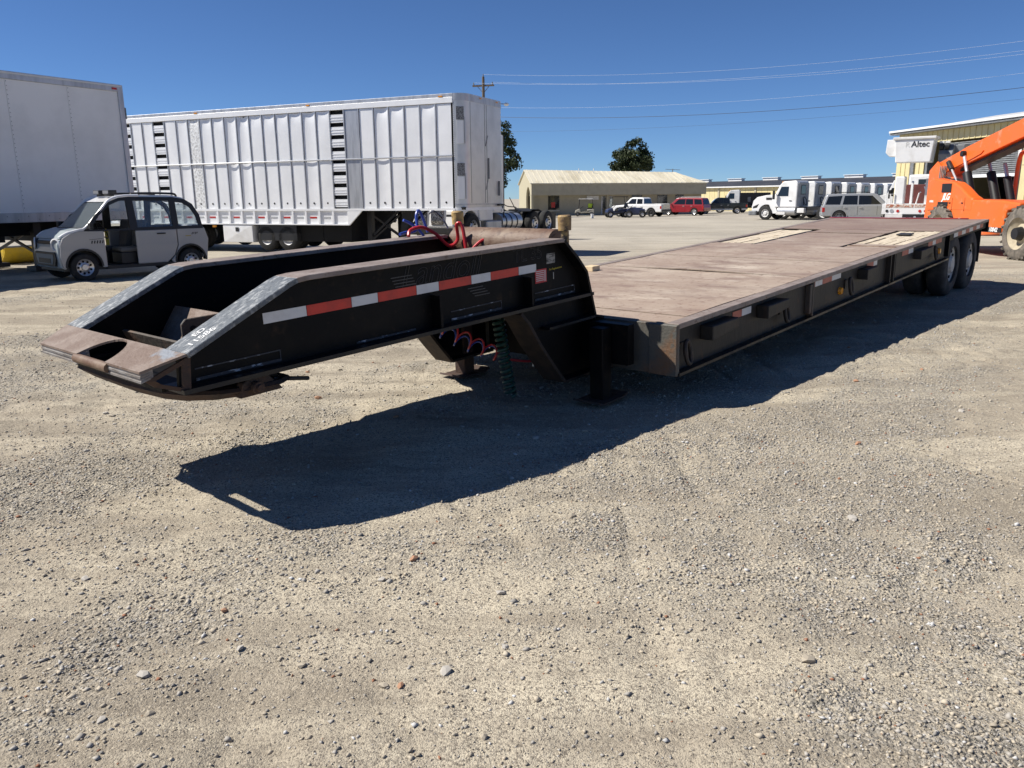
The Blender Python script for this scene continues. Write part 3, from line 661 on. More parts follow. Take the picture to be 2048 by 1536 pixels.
# air and electric hoses
def cat(pts, n=40):                                 # smooth curve through points
    P = [Vector(p) for p in pts]; P = [P[0]*2-P[1]] + P + [P[-1]*2-P[-2]]; out = []
    for i in range(1, len(P)-2):
        for k in range(n//(len(P)-3)+1):
            t = k/(n//(len(P)-3)+1); a, b, c, d = P[i-1:i+3]
            out.append(.5*((2*b)+(c-a)*t+(2*a-5*b+4*c-d)*t*t+(3*b-a-3*c+d)*t**3))
    out.append(P[-2]); return out
def coil(p0, p1, rad, turns, sag=0, n=14, ph=0):
    a, b = Vector(p0), Vector(p1); d = (b-a).normalized(); u = d.orthogonal().normalized(); w = d.cross(u); out = []
    for i in range(int(turns*n)+1):
        t = i/(turns*n); an_ = ph+2*math.pi*turns*t
        out.append(a.lerp(b, t) + u*(rad*math.cos(an_)) + w*(rad*math.sin(an_)) + Vector((0, 0, -sag*4*t*(1-t))))
    return out
MB().tube(cat([(-.90, 1.80, .660), (-.86, 1.82, .70), (-.76, 1.80, .715), (-.66, 1.76, .66), (-.56, 1.72, .56), (-.50, 1.68, .60), (-.52, 1.66, .72), (-.50, 1.62, .70), (-.50, 1.58, .48), (-.50, 1.5, .40)], 90), .0135, 8).build('red_air_hose', hose_red, T, smooth=True)
MB().tube(cat([(-.55, 1.55, .40), (-.54, 1.5, .52), (-.47, 1.44, .60), (-.42, 1.4, .58), (-.42, 1.38, .46)], 40), .0125, 8).build('red_air_hose', hose_red, T, smooth=True)
MB().tube(cat([(-.88, 1.92, .67), (-.80, 1.95, .675), (-.70, 1.93, .69), (-.67, 1.95, .80), (-.63, 1.96, .83), (-.60, 1.95, .76), (-.58, 1.93, .66)], 60), .012, 8).build('blue_air_hose', hose_blue, T, smooth=True)
MB().tube(cat([(-.80, 1.96, .77), (-.74, 1.95, .74), (-.68, 1.93, .69), (-.62, 1.9, .60)], 30), .011, 8).build('blue_air_hose', hose_blue, T, smooth=True)
MB().tube(cat([(-.55, 1.94, .80), (-.51, 1.92, .82), (-.46, 1.88, .76), (-.44, 1.84, .68)], 30), .008, 8).build('braided_line', mat('braided_line', (.35, .35, .36), .5, c2=(.03, .03, .03), ns=60, nlo=.48, nhi=.52), T, smooth=True)
MB().tube(coil((-1.10, 1.34, .08), (-.60, 1.12, -.26), .052, 5.5, .02), .0075, 7).build('red_coiled_hose', hose_red, T, smooth=True)
MB().tube(coil((-1.14, 1.44, .10), (-.66, 1.22, -.22), .050, 5.0, .03, ph=1.6), .0065, 7).build('blue_coiled_hose', hose_blue, T, smooth=True)
MB().tube(coil((-.80, 1.02, .10), (-.745, .97, -.50), .036, 15, n=16), .0125, 7).build('green_coiled_cable', hose_green, T, smooth=True)
MB().tube(cat([(-.86, 1.06, .2), (-.84, 1.02, .15), (-.80, 1.02, .10)], 12), .010, 7).build('green_cable_end', hose_green, T, smooth=True)
MB().tube(cat([(-.60, 1.1, -.27), (-.45, 1.0, -.30), (-.25, .95, -.26)], 20), .010, 7).build('red_air_hose', hose_red, T, smooth=True)
MB().tube(cat([(-.45, .98, -.34), (-.42, 1.0, -.22), (-.30, 1.1, -.16)], 20), .016, 7).build('gladhand_line', mat('galvanised', (.4, .42, .42), .4, metal=.6), T, smooth=True)
MB().box(2.12, 2.26, 2.25, 2.37, .003, .055).build('lumber_block', wood_pale, None, bevel=.003, seg=1).matrix_world = T.matrix_world
tag(bpy.data.objects['lumber_block'], 'short pale lumber offcut lying on the rusty trailer deck', 'wood block')
# larger loose stones
def stones():
    base = None
    k = 0
    spots = []
    def put(px, py, s): spots.append((px, py, s))
    for i in range(46):
        y = 1.9 + 6*random.random()**1.3; x = (random.random()*2-1)*y*.6
        put(x, y, random.uniform(.012, .024))
    shapes = []
    for j in range(6):
        bm = bmesh.new(); bmesh.ops.create_icosphere(bm, subdivisions=1, radius=1)
        for v in bm.verts: v.co = Vector((v.co.x*1.2, v.co.y*.85, v.co.z*.6)) * random.uniform(.62, 1.25)
        me = bpy.data.meshes.new('stone'); bm.to_mesh(me); bm.free()
        t = stone_tints(1)[0]; t = t if j != 2 else (.36, .2, .12)
        at = me.attributes.new('tint', 'FLOAT_COLOR', 'POINT'); at.data.foreach_set('color', np.tile(np.array([*t, 1], np.float32), len(me.vertices)))
        me.materials.append(stone_mat); shapes.append((me, j))
    for (x, y, s) in spots:
        me, j = random.choice(shapes)
        o = bpy.data.objects.new('stone', me); col.objects.link(o); o.location = (x, y, ground_z(x, y)+s*.3); o.scale = (s, s, s); o.rotation_euler = (random.uniform(-.2, .2), random.uniform(-.2, .2), random.random()*6.3)
        tag(o, 'brownish loose stone on the dirt among small gravel' if j == 2 else 'small grey loose stone on the dirt among small gravel', 'stone', 'brown loose stones on the yard' if j == 2 else 'grey loose stones on the yard')
stones()

# ------------------------------------------------------------------ vehicles: shared builders (local: x forward, y left, z up, z=0 on the ground)
def heading(hx, hy): return math.atan2(hy, hx)
def wheel(P, x, y, r, w, side, tyre=rubber, rim=chrome, rr=.6, holes=8, n=30, lug=False, dual=False):
    ty = MB().lathe([(rr*r, -w/2), (r*.86, -w/2), (r*.96, -w*.42), (r, -w*.28), (r, w*.28), (r*.96, w*.42), (r*.86, w/2), (rr*r, w/2)], (0, 0, 0), 'y', n, closed=True)
    if lug:
        for i in range(22):
            t = i*2*math.pi/22
            for sg in (-1, 1):
                tt = t + (.14 if sg > 0 else 0); c = Vector((r*math.cos(tt), sg*w*.24, r*math.sin(tt)))
                d = Vector((-math.sin(tt)*.5, sg, math.cos(tt)*.5)).normalized()
                ty.bar(c-d*w*.26, c+d*w*.26, .055, .05, up=Vector((math.cos(tt), 0, math.sin(tt))))
    o = ty.build('wheel', tyre, P, smooth=True, loc=(x, y, r))
    s = side
    rm = MB().lathe([(rr*r*1.02, s*w*.49), (rr*r*.92, s*w*.40), (rr*r*.62, s*w*.22), (rr*r*.40, s*w*.30), (rr*r*.33, s*w*.46), (rr*r*.0005+.0005, s*w*.46)], (0, 0, 0), 'y', n)
    rm.build('rim', rim, o, smooth=True)
    if holes:
        hm = MB()
        for i in range(holes):
            t = i*2*math.pi/holes; c = Vector((rr*r*.74*math.cos(t), s*w*.285, rr*r*.74*math.sin(t)))
            nrm = Vector((math.cos(t)*-.55*1, s*.83, math.sin(t)*-.55)); 
            hm.cyl(c-nrm*.01, c+nrm*.02, rr*r*.125, n=8)
        hm.build('rim_openings', blackgap, o)
    return o
def arch_profile(top, zb, xr, xf, wheels, n=9):
    """closed outline: top runs rear -> front, the underside runs back with wheel arches (x, radius) cut in"""
    pts = list(top) + [(xf, zb)]
    for (wx, wr, wz) in sorted(wheels, key=lambda w: -w[0]):
        h = zb - wz; a0 = math.asin(max(-1, min(1, h/wr)))
        for i in range(n+1):
            t = a0 + (math.pi-2*a0)*i/n; pts.append((wx+wr*math.cos(t), wz+wr*math.sin(t)))
    pts.append((xr, zb)); return pts
def quad_on(P, name, m, A, B, C, D, th=.006, label=None):       # thin pane on four points, thickness outwards along the normal
    A, B, C, D = map(Vector, (A, B, C, D)); nn = (B-A).cross(D-A).normalized()
    vs_ = [A, B, C, D] + [q+nn*th for q in (A, B, C, D)]
    return MB().add(vs_, [(0, 3, 2, 1), (4, 5, 6, 7), (0, 1, 5, 4), (1, 2, 6, 5), (2, 3, 7, 6), (3, 0, 4, 7)]).build(name, m, P)
def cabin(P, name, m, prof, wb, wt, zb, zt, gl, wins, front=True, rear=True, bevel=.03, inset=.1):
    """prof: outline (x,z); half width runs from wb at zb to wt at zt"""
    hw = lambda z: wb + (wt-wb)*(z-zb)/(zt-zb)
    o = MB().prism(prof, -1, 1, f=lambda x, z: hw(z)).build(name, m, P, bevel=bevel, seg=2)
    for w in wins:
        for s in (-1, 1):
            MB().add([(x, s*(hw(z)-.003), z) for x, z in w] + [(x, s*(hw(z)+.008), z) for x, z in w],
                     [tuple(range(len(w))), tuple(range(2*len(w)-1, len(w)-1, -1))] + [(i, (i+1) % len(w), len(w)+(i+1) % len(w), len(w)+i) for i in range(len(w))]).build('window', gl, P)
    def pane(a, b, sgn, nm):
        (x0, z0), (x1, z1) = a, b
        p = lambda t: (x0+(x1-x0)*t, z0+(z1-z0)*t)
        (xa, za), (xb, zb_) = p(.10), p(.90)
        nx = -(z1-z0)*-sgn; L_ = math.hypot(x1-x0, z1-z0); ox, oz = sgn*abs(z1-z0)/L_*.007, abs(x1-x0)/L_*.007
        vs_ = []
        for (xx, zz) in ((xa, za), (xb, zb_)):
            for s in (-1, 1): vs_.append((xx+ox, s*(hw(zz)-inset), zz+oz)); vs_.append((xx-ox*2, s*(hw(zz)-inset), zz-oz*2))
        MB().add(vs_, [(0, 2, 6, 4), (1, 5, 7, 3), (0, 1, 3, 2), (4, 6, 7, 5), (0, 4, 5, 1), (2, 3, 7, 6)]).build(nm, gl, P)
    if front: pane(*front, 1, 'windshield')
    if rear: pane(*rear, -1, 'rear_window')
    return o

# ------------------------------------------------------------------ small electric car in the shade of the box trailer
EV = thing('electric_car', 'tiny grey electric car with front door removed and light bar on roof', 'car', (-8.16, 15.17, 0), heading(-.66, -.75))
EV.location = Vector((-8.16, 15.17, 0)) - Vector((.75, -.66, 0))*.60     # contact patch of the near front wheel -> axle centre
def build_ev(P):
    wb, r = 2.12, .26; hw = .655
    top = [(-2.50, .42), (-2.54, .70), (-2.47, .93), (-.0, .95), (.20, .90), (.33, .82), (.39, .70), (.41, .42), (.38, .26)]
    body = top
    # the side is open where the front door is missing: sides are thin skins, the floor and ends are separate
    n = len(body)
    def skin(poly, y0, y1, name, m, bev=.02):
        return MB().prism(poly, y0, y1).build(name, m, P, bevel=bev, seg=2)
    front = arch_profile([(-.42, .93), (.0, .95), (.20, .90), (.33, .82), (.39, .70), (.41, .42), (.38, .26)],   .24, -.42, .36, [(0, .335, .27)])
    door = [(-1.02, .92), (-1.02, .26), (-1.62, .26), (-1.78, .40), (-1.86, .60), (-1.86, .92)]
    rearq = arch_profile([(-2.50, .42), (-2.54, .70), (-2.47, .93), (-1.87, .93)], .24, -2.48, -1.60, [(-wb, .335, .27)])
    rearq = [p if not (p[0] > -1.7 and p[1] > .9) else p for p in rearq]
    for s in (1, -1):
        y0, y1 = (s*hw, s*(hw-.05))
        skin(front, y0, y1, 'front_fender', ev_grey); skin([(-1.875, .925), (-1.875, .60), (-1.80, .40), (-1.70, .30)] + [p for p in arch_profile([], .24, -2.48, -1.74, [(-wb, .335, .27)])] + [(-2.50, .42), (-2.54, .70), (-2.47, .925)], y0, y1, 'rear_quarter', ev_grey)
        d = skin(door, s*(hw+.004), s*(hw-.04), 'rear_door', ev_grey)
        MB().box(-1.62, -1.44, min(s*hw, s*(hw+.03)), max(s*hw, s*(hw+.03)), .83, .855).build('door_handle', black, d, bevel=.008, seg=1)
        MB().prism([(-1.02, .26), (-.42, .26), (-.42, .20), (-1.9, .20), (-1.9, .26)], s*(hw-.01), s*(hw-.07)).build('sill', black, P)
        for wx in (0, -wb):
            a = [(wx+.345*math.cos(t), .27+.345*math.sin(t)) for t in [math.pi*i/14 for i in range(15)]]
            b = [(wx+.31*math.cos(t), .27+.31*math.sin(t)) for t in [math.pi*i/14 for i in range(15)]]
            MB().prism(a+b[::-1], s*(hw+.012), s*(hw-.10)).build('wheel_arch_trim', black, P)
    box('floor_pan', black, P, -2.4, .35, -hw+.06, hw-.06, .20, .27)
    box('front_wheel_well', black, P, -.36, .36, -hw+.21, hw-.21, .271, .66)
    box('rear_body_core', black, P, -2.46, -1.72, -hw+.21, hw-.21, .271, .66)
    # nose: hood, face, headlights, lower mask
    MB().prism([(-.30, .955), (.0, .985), (.20, .95), (.34, .86), (.39, .80), (.30, .80), (-.30, .88)], -hw+.05, hw-.05).build('hood', ev_teal, P, bevel=.03, seg=3)
    MB().prism([(.30, .82), (.39, .79), (.425, .70), (.44, .45), (.41, .26), (.30, .24)], -hw+.04, hw-.04).build('front_face', ev_teal, P, bevel=.03, seg=3)
    box('front_dark_band', black, P, .38, .435, -.36, .36, .70, .77, bevel=.01)
    MB().prism([(-.50, .56), (.50, .56), (.56, .44), (.46, .30), (-.46, .30), (-.56, .44)], .415, .458, plane='yz').build('lower_grille_frame', black, P, bevel=.01, seg=1)
    MB().prism([(-.42, .52), (.42, .52), (.44, .46), (.36, .335), (-.36, .335), (-.44, .46)], .459, .465, plane='yz').build('lower_grille', mat('grille_blue_grey', (.16, .20, .22), .5), P)
    box('lower_intake', black, P, .464, .470, -.30, .30, .35, .44)
    for s in (1, -1):
        c = Vector((.375, s*.50, .70)); d = Vector((.92, s*.38, .05)).normalized()
        h = MB().cyl(c-d*.04, c+d*.05, .115, .10, 24).build('headlight', black, P, smooth=True)
        MB().lathe([(.118, .0), (.118, .02), (.092, .028), (.088, .0)], (0, 0, 0), 'x', 28, closed=True).build('light_ring', ev_white, P, smooth=True).matrix_local = axes(c+d*.045, d, Vector((0, 0, 1)))
        MB().cyl(c+d*.045, c+d*.056, .085, n=20).build('headlight_lens', mat('lens_grey', (.35, .37, .38), .1), P)
        # white brow that runs from the headlight up the A pillar to the roof
        MB().tube(cat([(.36, s*.555, .82), (.23, s*.60, .90), (.02, s*.615, .955), (-.12, s*.60, 1.0), (-.42, s*.575, 1.30), (-.62, s*.55, 1.50), (-.86, s*.54, 1.575), (-1.2, s*.535, 1.59)], 40), .030, 8).build('white_pillar_trim', ev_white, P, smooth=True)
    # glasshouse frame
    RZ = 1.60
    def pillar(pts, w, name='pillar'):
        for s in (1, -1): MB().tube([(x, s*yv, z) for x, yv, z in pts], w, 6).build(name, black, P)
    hwz = lambda z: hw - .09*(z-.93)/.65
    def frame(poly_out, poly_in, s, name, m):
        o, i = poly_out, poly_in; k = len(o)
        V = [(x, s*hwz(z), z) for x, z in o] + [(x, s*hwz(z), z) for x, z in i] + [(x, s*(hwz(z)-.045), z) for x, z in o] + [(x, s*(hwz(z)-.045), z) for x, z in i]
        F = []
        for a in range(k):
            b = (a+1) % k
            F += [(a, b, k+b, k+a), (2*k+a, 3*k+a, 3*k+b, 2*k+b), (a, 2*k+a, 2*k+b, b), (k+a, k+b, 3*k+b, 3*k+a)]
        return MB().add(V, F).build(name, m, P)
    fo = [(-.05, .93), (-.30, 1.22), (-.56, 1.46), (-.80, 1.55), (-1.00, 1.57), (-1.00, .93)]
    fi = [(-.17, .96), (-.38, 1.22), (-.60, 1.41), (-.80, 1.49), (-.93, 1.50), (-.93, .96)]
    mo = [(-1.0, .92), (-1.0, 1.57), (-1.88, 1.56), (-1.88, .92)]
    mi = [(-1.08, .98), (-1.06, 1.50), (-1.80, 1.49), (-1.80, .98)]
    ro = [(-1.88, .92), (-1.88, 1.56), (-2.12, 1.52), (-2.28, 1.42), (-2.40, 1.20), (-2.44, .92)]
    ri = [(-1.92, .98), (-1.92, 1.46), (-2.08, 1.44), (-2.22, 1.35), (-2.32, 1.18), (-2.36, .98)]
    for s in (1, -1):
        frame(fo, fi, s, 'front_window_frame', black); frame(mo, mi, s, 'side_window_frame', black); frame(ro, ri, s, 'quarter_window_frame', black)
        for poly in (mi, ri):
            V = [(x, s*(hwz(z)-.02), z) for x, z in poly] + [(x, s*(hwz(z)-.026), z) for x, z in poly]; k = len(poly)
            MB().add(V, [tuple(range(k)), tuple(range(2*k-1, k-1, -1))] + [(a, (a+1) % k, k+(a+1) % k, k+a) for a in range(k)]).build('window_glass', glass_clear, P)
    # windscreen, rear screen, roof with rails and light bar
    ws = [(-.05, .60, .98), (-.05, -.60, .98), (-.58, -.545, 1.475), (-.58, .545, 1.475)]
    quad_on(P, 'windshield', mat('windshield_glass', (.25, .29, .30), .05, trans=.7), ws[0], ws[1], ws[2], ws[3], .008)
    MB().tube([(-.05, .60, .97), (-.05, -.60, .97)], .03, 6).build('cowl', black, P)
    quad_on(P, 'rear_window', glass_clear, (-2.44, -.55, .98), (-2.44, .55, .98), (-2.24, .52, 1.42), (-2.24, -.52, 1.42), .006)
    MB().prism([(-2.49, .40), (-2.54, .70), (-2.47, .95), (-2.40, .95), (-2.40, .30)], -hw+.03, hw-.03).build('tailgate', ev_grey, P, bevel=.02)
    MB().prism([(-.55, 1.475), (-.80, 1.565), (-1.2, RZ), (-1.8, RZ), (-2.1, 1.555), (-2.26, 1.45), (-2.1, 1.51), (-1.2, 1.55), (-.8, 1.52)], -.53, .53).build('roof', ev_white, P, bevel=.02, seg=2)
    for s in (1, -1):
        MB().tube(cat([(-1.08, s*.47, 1.59), (-1.18, s*.47, 1.635), (-1.9, s*.47, 1.63), (-2.02, s*.47, 1.575)], 20), .022, 8).build('roof_rail', black, P, smooth=True)
    for y in (.26, -.20):
        l_ = MB().box(-.86, -.70, y-.14, y+.14, 1.62, 1.70).build('roof_spotlight', black, P, bevel=.012)
        box('spotlight_lens', chrome, l_, -.698, -.694, y-.125, y+.125, 1.632, 1.69)
    MB().tube([(-.78, .40, 1.60), (-.78, -.34, 1.60)], .02, 6).build('light_bar', black, P)
    for y in (.32, -.32):
        s_ = MB().box(-1.22, -.74, y-.22, y+.22, .27, .50).build('seat_base', black, P, bevel=.02)
        MB().box(-1.20, -.74, y-.22, y+.22, .50, .60).build('seat', seat_grey, P, bevel=.04, seg=3)
        MB().prism([(-1.14, .58), (-1.24, 1.12), (-1.34, 1.12), (-1.26, .56)], y-.21, y+.21).build('seat_back', seat_grey, P, bevel=.04, seg=3)
    MB().prism([(-.12, .96), (-.40, .90), (-.36, .66), (-.20, .55), (-.12, .55)], -.56, .56).build('dashboard', black, P, bevel=.02)
    MB().lathe([(.17, -.012), (.185, 0), (.17, .012), (.158, 0)], (0, 0, 0), 'z', 24, closed=True).build('steering_wheel', black, P, smooth=True).matrix_local = axes((-.52, .32, .93), (0, 1, 0), (.45, 0, .9))
    MB().cyl((-.52, .32, .92), (-.30, .32, .80), .02, n=8).build('steering_column', black, P)
    # two small black script marks on the fender and on the rear quarter
    m = MB()
    for i, (a, b) in enumerate(((-.14, .14), (-.10, .11), (-.06, .13), (-.02, .11), (.02, .13))): m.bar((-.17-.05*i, hw+.003, .70), (-.185-.05*i, hw+.003, .755), .004, .022)
    m.bar((-.13, hw+.003, .775), (-.38, hw+.003, .79), .004, .006); m.build('fender_script', black, P)
    m = MB()
    for i in range(4): m.bar((-2.18-.035*i, hw+.003, .80+.012*(i % 2)), (-2.20-.035*i, hw+.003, .845), .004, .014)
    m.build('quarter_script', black, P)
    box('yellow_quarter_mark', mat('faded_yellow', (.36, .30, .10), .6), P, -2.16, -2.04, hw+.001, hw+.003, .765, .785)
    for wx in (0, -wb):
        for s in (1, -1): wheel(P, wx, s*(hw-.07), r, .15, s, rubber, chrome, .62, 9)
    for s in (1, -1): MB().bar((-.10, s*.62, .97), (-.12, s*.74, 1.0), .03, .03).box(-.17, -.11, s*.78-.06, s*.78+.06, .97, 1.09).build('side_mirror', black, P, bevel=.01)
build_ev(EV)

# ------------------------------------------------------------------ grey box trailer on the left
ev_ = Vector((-.509, -.861, 0))                  # rear -> front
BT = thing('box_trailer', 'tall pale grey box trailer with shaded riveted side', 'trailer', (-9.04, 19.40, 0), heading(-.509, -.861))
def build_box_trailer(P):
    L_, W_ = 15.6, 2.6                              # local: x to the front, near side at y=0, body at y<0 (right of heading is the far side)
    z0, z1 = 1.06, 4.11
    ys = -1                                         # left of heading is towards the camera
    def Y(a): return -a
    k = 12; pw = L_/k
    for i in range(k):
        x0 = i*pw + (.10 if i == 0 else .003); x1 = (i+1)*pw-.003
        p = MB().box(x0, x1, -.02, 0, z0+.20, z1-.16).build('side_panel', van_white, P)
        rv = MB()
        for j in range(30):
            zz = z0+.30+j*.088; rv.add([(x1-.03, .0, zz-.008), (x1-.014, .0, zz-.008), (x1-.014, .0, zz+.008), (x1-.03, .0, zz+.008), (x1-.022, .006, zz)], [(0, 1, 4), (1, 2, 4), (2, 3, 4), (3, 0, 4)])
        rv.build('rivet_row', mat('rivet_grey', (.22, .23, .24), .5), p)
    box('top_rail', alu_dull, P, -.0, L_, -.06, .022, z1-.16, z1, bevel=.01)
    box('top_cap', mat('rail_white', (.66, .66, .65), .4), P, -.0, L_, -.06, .034, z1-.05, z1-.02)
    bl = MB().box(.0, L_, -.05, .022, z0, z0+.20).build('bottom_rail', alu_dull, P, bevel=.005, seg=1)
    rv = MB()
    for j in range(70): rv.cyl((.1+j*.22, .022, z0+.06+.07*(j % 2)), (.1+j*.22, .027, z0+.06+.07*(j % 2)), .013, n=6)
    rv.build('rail_bolts', MATS['rivet_grey'], bl)
    rp = box('corner_post', alu_dull, P, -.03, .10, -.08, .028, z0, z1-.005, bevel=.006)
    for j in range(24): pass
    box('corner_bracket', grey_steel, P, -.05, -.028, -.02, .04, z1-.75, z1-.5)
    box('marker_light', red_lens, P, .12, .24, .02, .035, z1-.12, z1-.075)
    box('roof', van_white, P, 0, L_, -W_, -.06, z1-.03, z1-.004)
    box('far_side', van_white, P, 0, L_, -W_, -W_+.03, z0, z1-.03)
    box('end_wall', van_white, P, -.02, .02, -W_+.03, -.08, z0, z1-.03)
    box('far_end_wall', van_white, P, L_-.03, L_, -W_+.03, -.06, z0, z1-.03)
    box('floor', blackgap, P, .02, L_-.03, -W_+.03, -.05, z0-.02, z0+.1)
    for xx in (.5, 2.6, 4.2): box('dark_filler_box', black, P, xx, xx+1.45, -2.3, -.9, .62, z0-.021)  # added dark boxes that blacken the view under the trailer
    for yy in (-.7, -1.75): box('frame_rail', blackgap, P, .2, L_-.2, yy-.15, yy, z0-.30, z0-.02)
    for yy in (-.35, -2.15):
        lg = box('landing_leg', black, P, 2.1, 2.26, yy-.16, yy, .10, z0-.02); box('leg_foot', black, lg, 1.98, 2.38, yy-.26, yy+.1, .0, .10)
    MB().bar((2.18, -.43, .35), (2.18, -2.23, .95), .05, .05).bar((2.18, -.43, .95), (2.18, -2.23, .35), .05, .05).build('leg_brace', black, P)
    for wx in (11.3, 12.55):
        for s, yy in ((1, -.16), (1, -.50), (-1, -W_+.16), (-1, -W_+.5)): wheel(P, wx, yy, .50, .28, s, rubber, white_worn, .55, 0)
    box('axle_assembly', black, P, 10.8, 13.1, -2.1, -.6, .42, .76)
build_box_trailer(BT)

# ------------------------------------------------------------------ aluminium livestock trailer
LS = thing('livestock_trailer', 'white aluminium livestock trailer with ribbed side panels and slatted vent columns', 'trailer', (-1.46, 21.33, 0), heading(.909, -.416))
def build_livestock(P):
    # local x = towards the nose, 0 at nose corner start; body runs to -x ; near side y=0 faces the camera when y is right of heading -> near side is y = 0 and body at y>0
    ZT = 4.11; LEN = 15.5; W_ = 2.45; pitch = .482
    gaps = {7: 1, 21: 1, 24: 1}                      # indices counted from the nose
    n = int(LEN/pitch)
    for i in range(n):
        x1 = -i*pitch - .03; x0 = x1 - pitch
        zb = 1.23
        rib = MB().box(x0-.015, x0+.015, -.030, .02, zb, 3.87)
        if i in gaps:
            xa, xb = x0+.022, x1-.022
            for j in range(8):
                zz = 1.27 + j*.325
                MB().box(xa, xb, -.012, .012, zz, zz+.215).build('vent_slat', alu, P)
                MB().box(xa, xb, -.022, -.012, zz+.06, zz+.085).box(xa, xb, -.022, -.012, zz+.13, zz+.155).build('slat_ridge', alu, P)
            rib.build('rib', alu_dull, P); continue
        if i == 6:
            box('side_panel', alu_dull, P, x0+.022, x1-.022, -.012, .01, zb, 3.87)
        else:
            m_ = alu_dim if i == 18 else alu
            bulge = random.uniform(-.008, .016) + (.03 if i in (14, 15) else 0)
            for (za, zc) in ((zb, 2.545), (2.585, 3.865)):
                V = []; F = []; nx, nz = 6, 8
                top = za > 2
                for a in range(nx+1):
                    for b in range(nz+1):
                        tx, tz = a/nx, b/nz
                        bow = (bulge + .045*(tz**9 if top else 0)*(1 if random.Random(i).random() < .6 else 0))
                        V.append((x0+.024+(pitch-.048)*tx, -.006 + bow*math.sin(math.pi*tx)*(.4+.6*tz), za+(zc-za)*tz))
                for a in range(nx):
                    for b in range(nz): q = a*(nz+1)+b; F.append((q, q+nz+1, q+nz+2, q+1))
                MB().add(V, F).build('side_panel', m_, P, smooth=True)
            hd = MB().cyl((x0+pitch*.52, -.004, 1.38), (x0+pitch*.52, -.012, 1.38), .028, n=12); hd.build('drain_hole', blackgap, P)
        rib.build('rib', alu_dull, P)
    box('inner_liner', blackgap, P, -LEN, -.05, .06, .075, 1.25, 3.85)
    MB().tube([(-LEN, -.035, 2.565), (-.03, -.035, 2.565)], .017, 8).build('mid_rail', alu, P, smooth=True)
    # top rail, roof edge
    box('top_rail', alu, P, -LEN, -.0, -.03, .03, 3.875, 4.02, bevel=.008)
    box('roof_edge', alu_dull, P, -LEN, -.0, -.02, .03, 4.022, ZT, bevel=.006)
    for x in (-.35, -4.6, -8.8, -12.8): box('marker_light', amber, P, x-.06, x+.06, -.035, -.018, 4.03, 4.06)
    # lower skirts: belly from 3.25 m behind the nose
    box('belly_top_rail', alu, P, -LEN, -.0, -.035, .02, 1.17, 1.228)
    box('belly_liner', alu, P, -LEN, -3.45, .012, .03, .80, 1.17)
    box('belly_bottom_rail', alu, P, -LEN, -3.40, -.035, .03, .765, .80)
    j = 0
    x = -3.95
    while x > -LEN:
        box('belly_post', alu, P, x-.03, x+.03, -.03, .012, .80, 1.17)
        box('belly_reflector', red_lens if j % 2 else mat('grey_reflector', (.42, .43, .44), .4), P, x-.36, x-.12, .004, .0115, .955, 1.0)
        x -= .482; j += 1
    MB().prism([(-3.45, .765), (-3.40, .765), (-2.95, 1.17), (-3.45, 1.17)], -.03, .02).build('step_gusset', alu, P)
    box('step_end_plate', blackgap, P, -3.46, -3.42, .03, W_-.03, .77, 1.2)
    box('floor_front', blackgap, P, -3.45, .26, .03, W_-.03, 1.19, 1.26)
    box('floor_belly', blackgap, P, -LEN, -3.46, .03, W_-.03, .77, .83)
    # rounded nose
    rad = .30; steps = 10
    path = [(0.0, 0.0)] + [(rad*math.sin(t), rad*(1-math.cos(t))) for t in [math.pi/2*k/steps for k in range(1, steps+1)]] + [(rad, W_-rad)] + [(rad*math.cos(t), W_-rad+rad*math.sin(t)) for t in [math.pi/2*k/steps for k in range(1, steps+1)]]
    def band(name, m, z0, z1, off):
        cx, cy = -1.0, W_/2
        outer = []
        for i, (px, py) in enumerate(path):
            a = path[max(i-1, 0)]; b = path[min(i+1, len(path)-1)]; d = Vector((b[0]-a[0], b[1]-a[1])).normalized(); nn = Vector((d.y, -d.x))
            outer.append((px+nn.x*off, py+nn.y*off))
        k = len(path); V = [(x, y, z0) for x, y in outer] + [(x, y, z1) for x, y in outer] + [(x, y, z0) for x, y in path] + [(x, y, z1) for x, y in path]
        V = [(v[0], v[1], v[2]) for v in V]
        F = [(i, i+1, k+i+1, k+i) for i in range(k-1)] + [(2*k+i, 3*k+i, 3*k+i+1, 2*k+i+1) for i in range(k-1)] + [(k+i, k+i+1, 3*k+i+1, 3*k+i) for i in range(k-1)] + [(i, 2*k+i, 2*k+i+1, i+1) for i in range(k-1)]
        return MB().add(V, F).build(name, m, P, smooth=True)
    band('nose_skin', mat('nose_aluminium', (.66, .66, .65), .4, metal=.4, c2=(.55, .55, .54), ns=1.1), 1.24, 3.93, .012)
    band('nose_top_band', alu_dull, 3.93, 4.02, .022); band('nose_cap', alu_dull, 4.022, ZT, .016); band('nose_bottom_band', alu, 1.17, 1.24, .022); band('nose_lower_band', alu_dull, 1.30, 1.345, .018)
    MB().prism([(-LEN, .0), (0, 0)] + [(p[0], p[1]) for p in path[1:]] + [(0, W_), (-LEN, W_)], ZT-.02, ZT-.004, plane='xy').build('roof', alu_dull, P)
    box('far_side', alu, P, -3.4, .0, W_-.03, W_, 1.2, ZT-.03); box('far_side_rear', alu, P, -LEN, -3.4, W_-.03, W_, .8, ZT-.03)
    rvm = MB()
    for k in range(56): rvm.cyl((.02, -.014, 1.3+k*.047), (.02, -.022, 1.3+k*.047), .009, n=6)
    rvm.build('corner_rivets', grey_steel, P)
    # vents on the rounded corner, door outline and handles on the front
    tv = math.pi/2*.38; c0 = Vector((rad*math.sin(tv), rad*(1-math.cos(tv)), 0)); nn = Vector((math.sin(tv), -math.cos(tv), 0)); tt = Vector((math.cos(tv), math.sin(tv), 0))
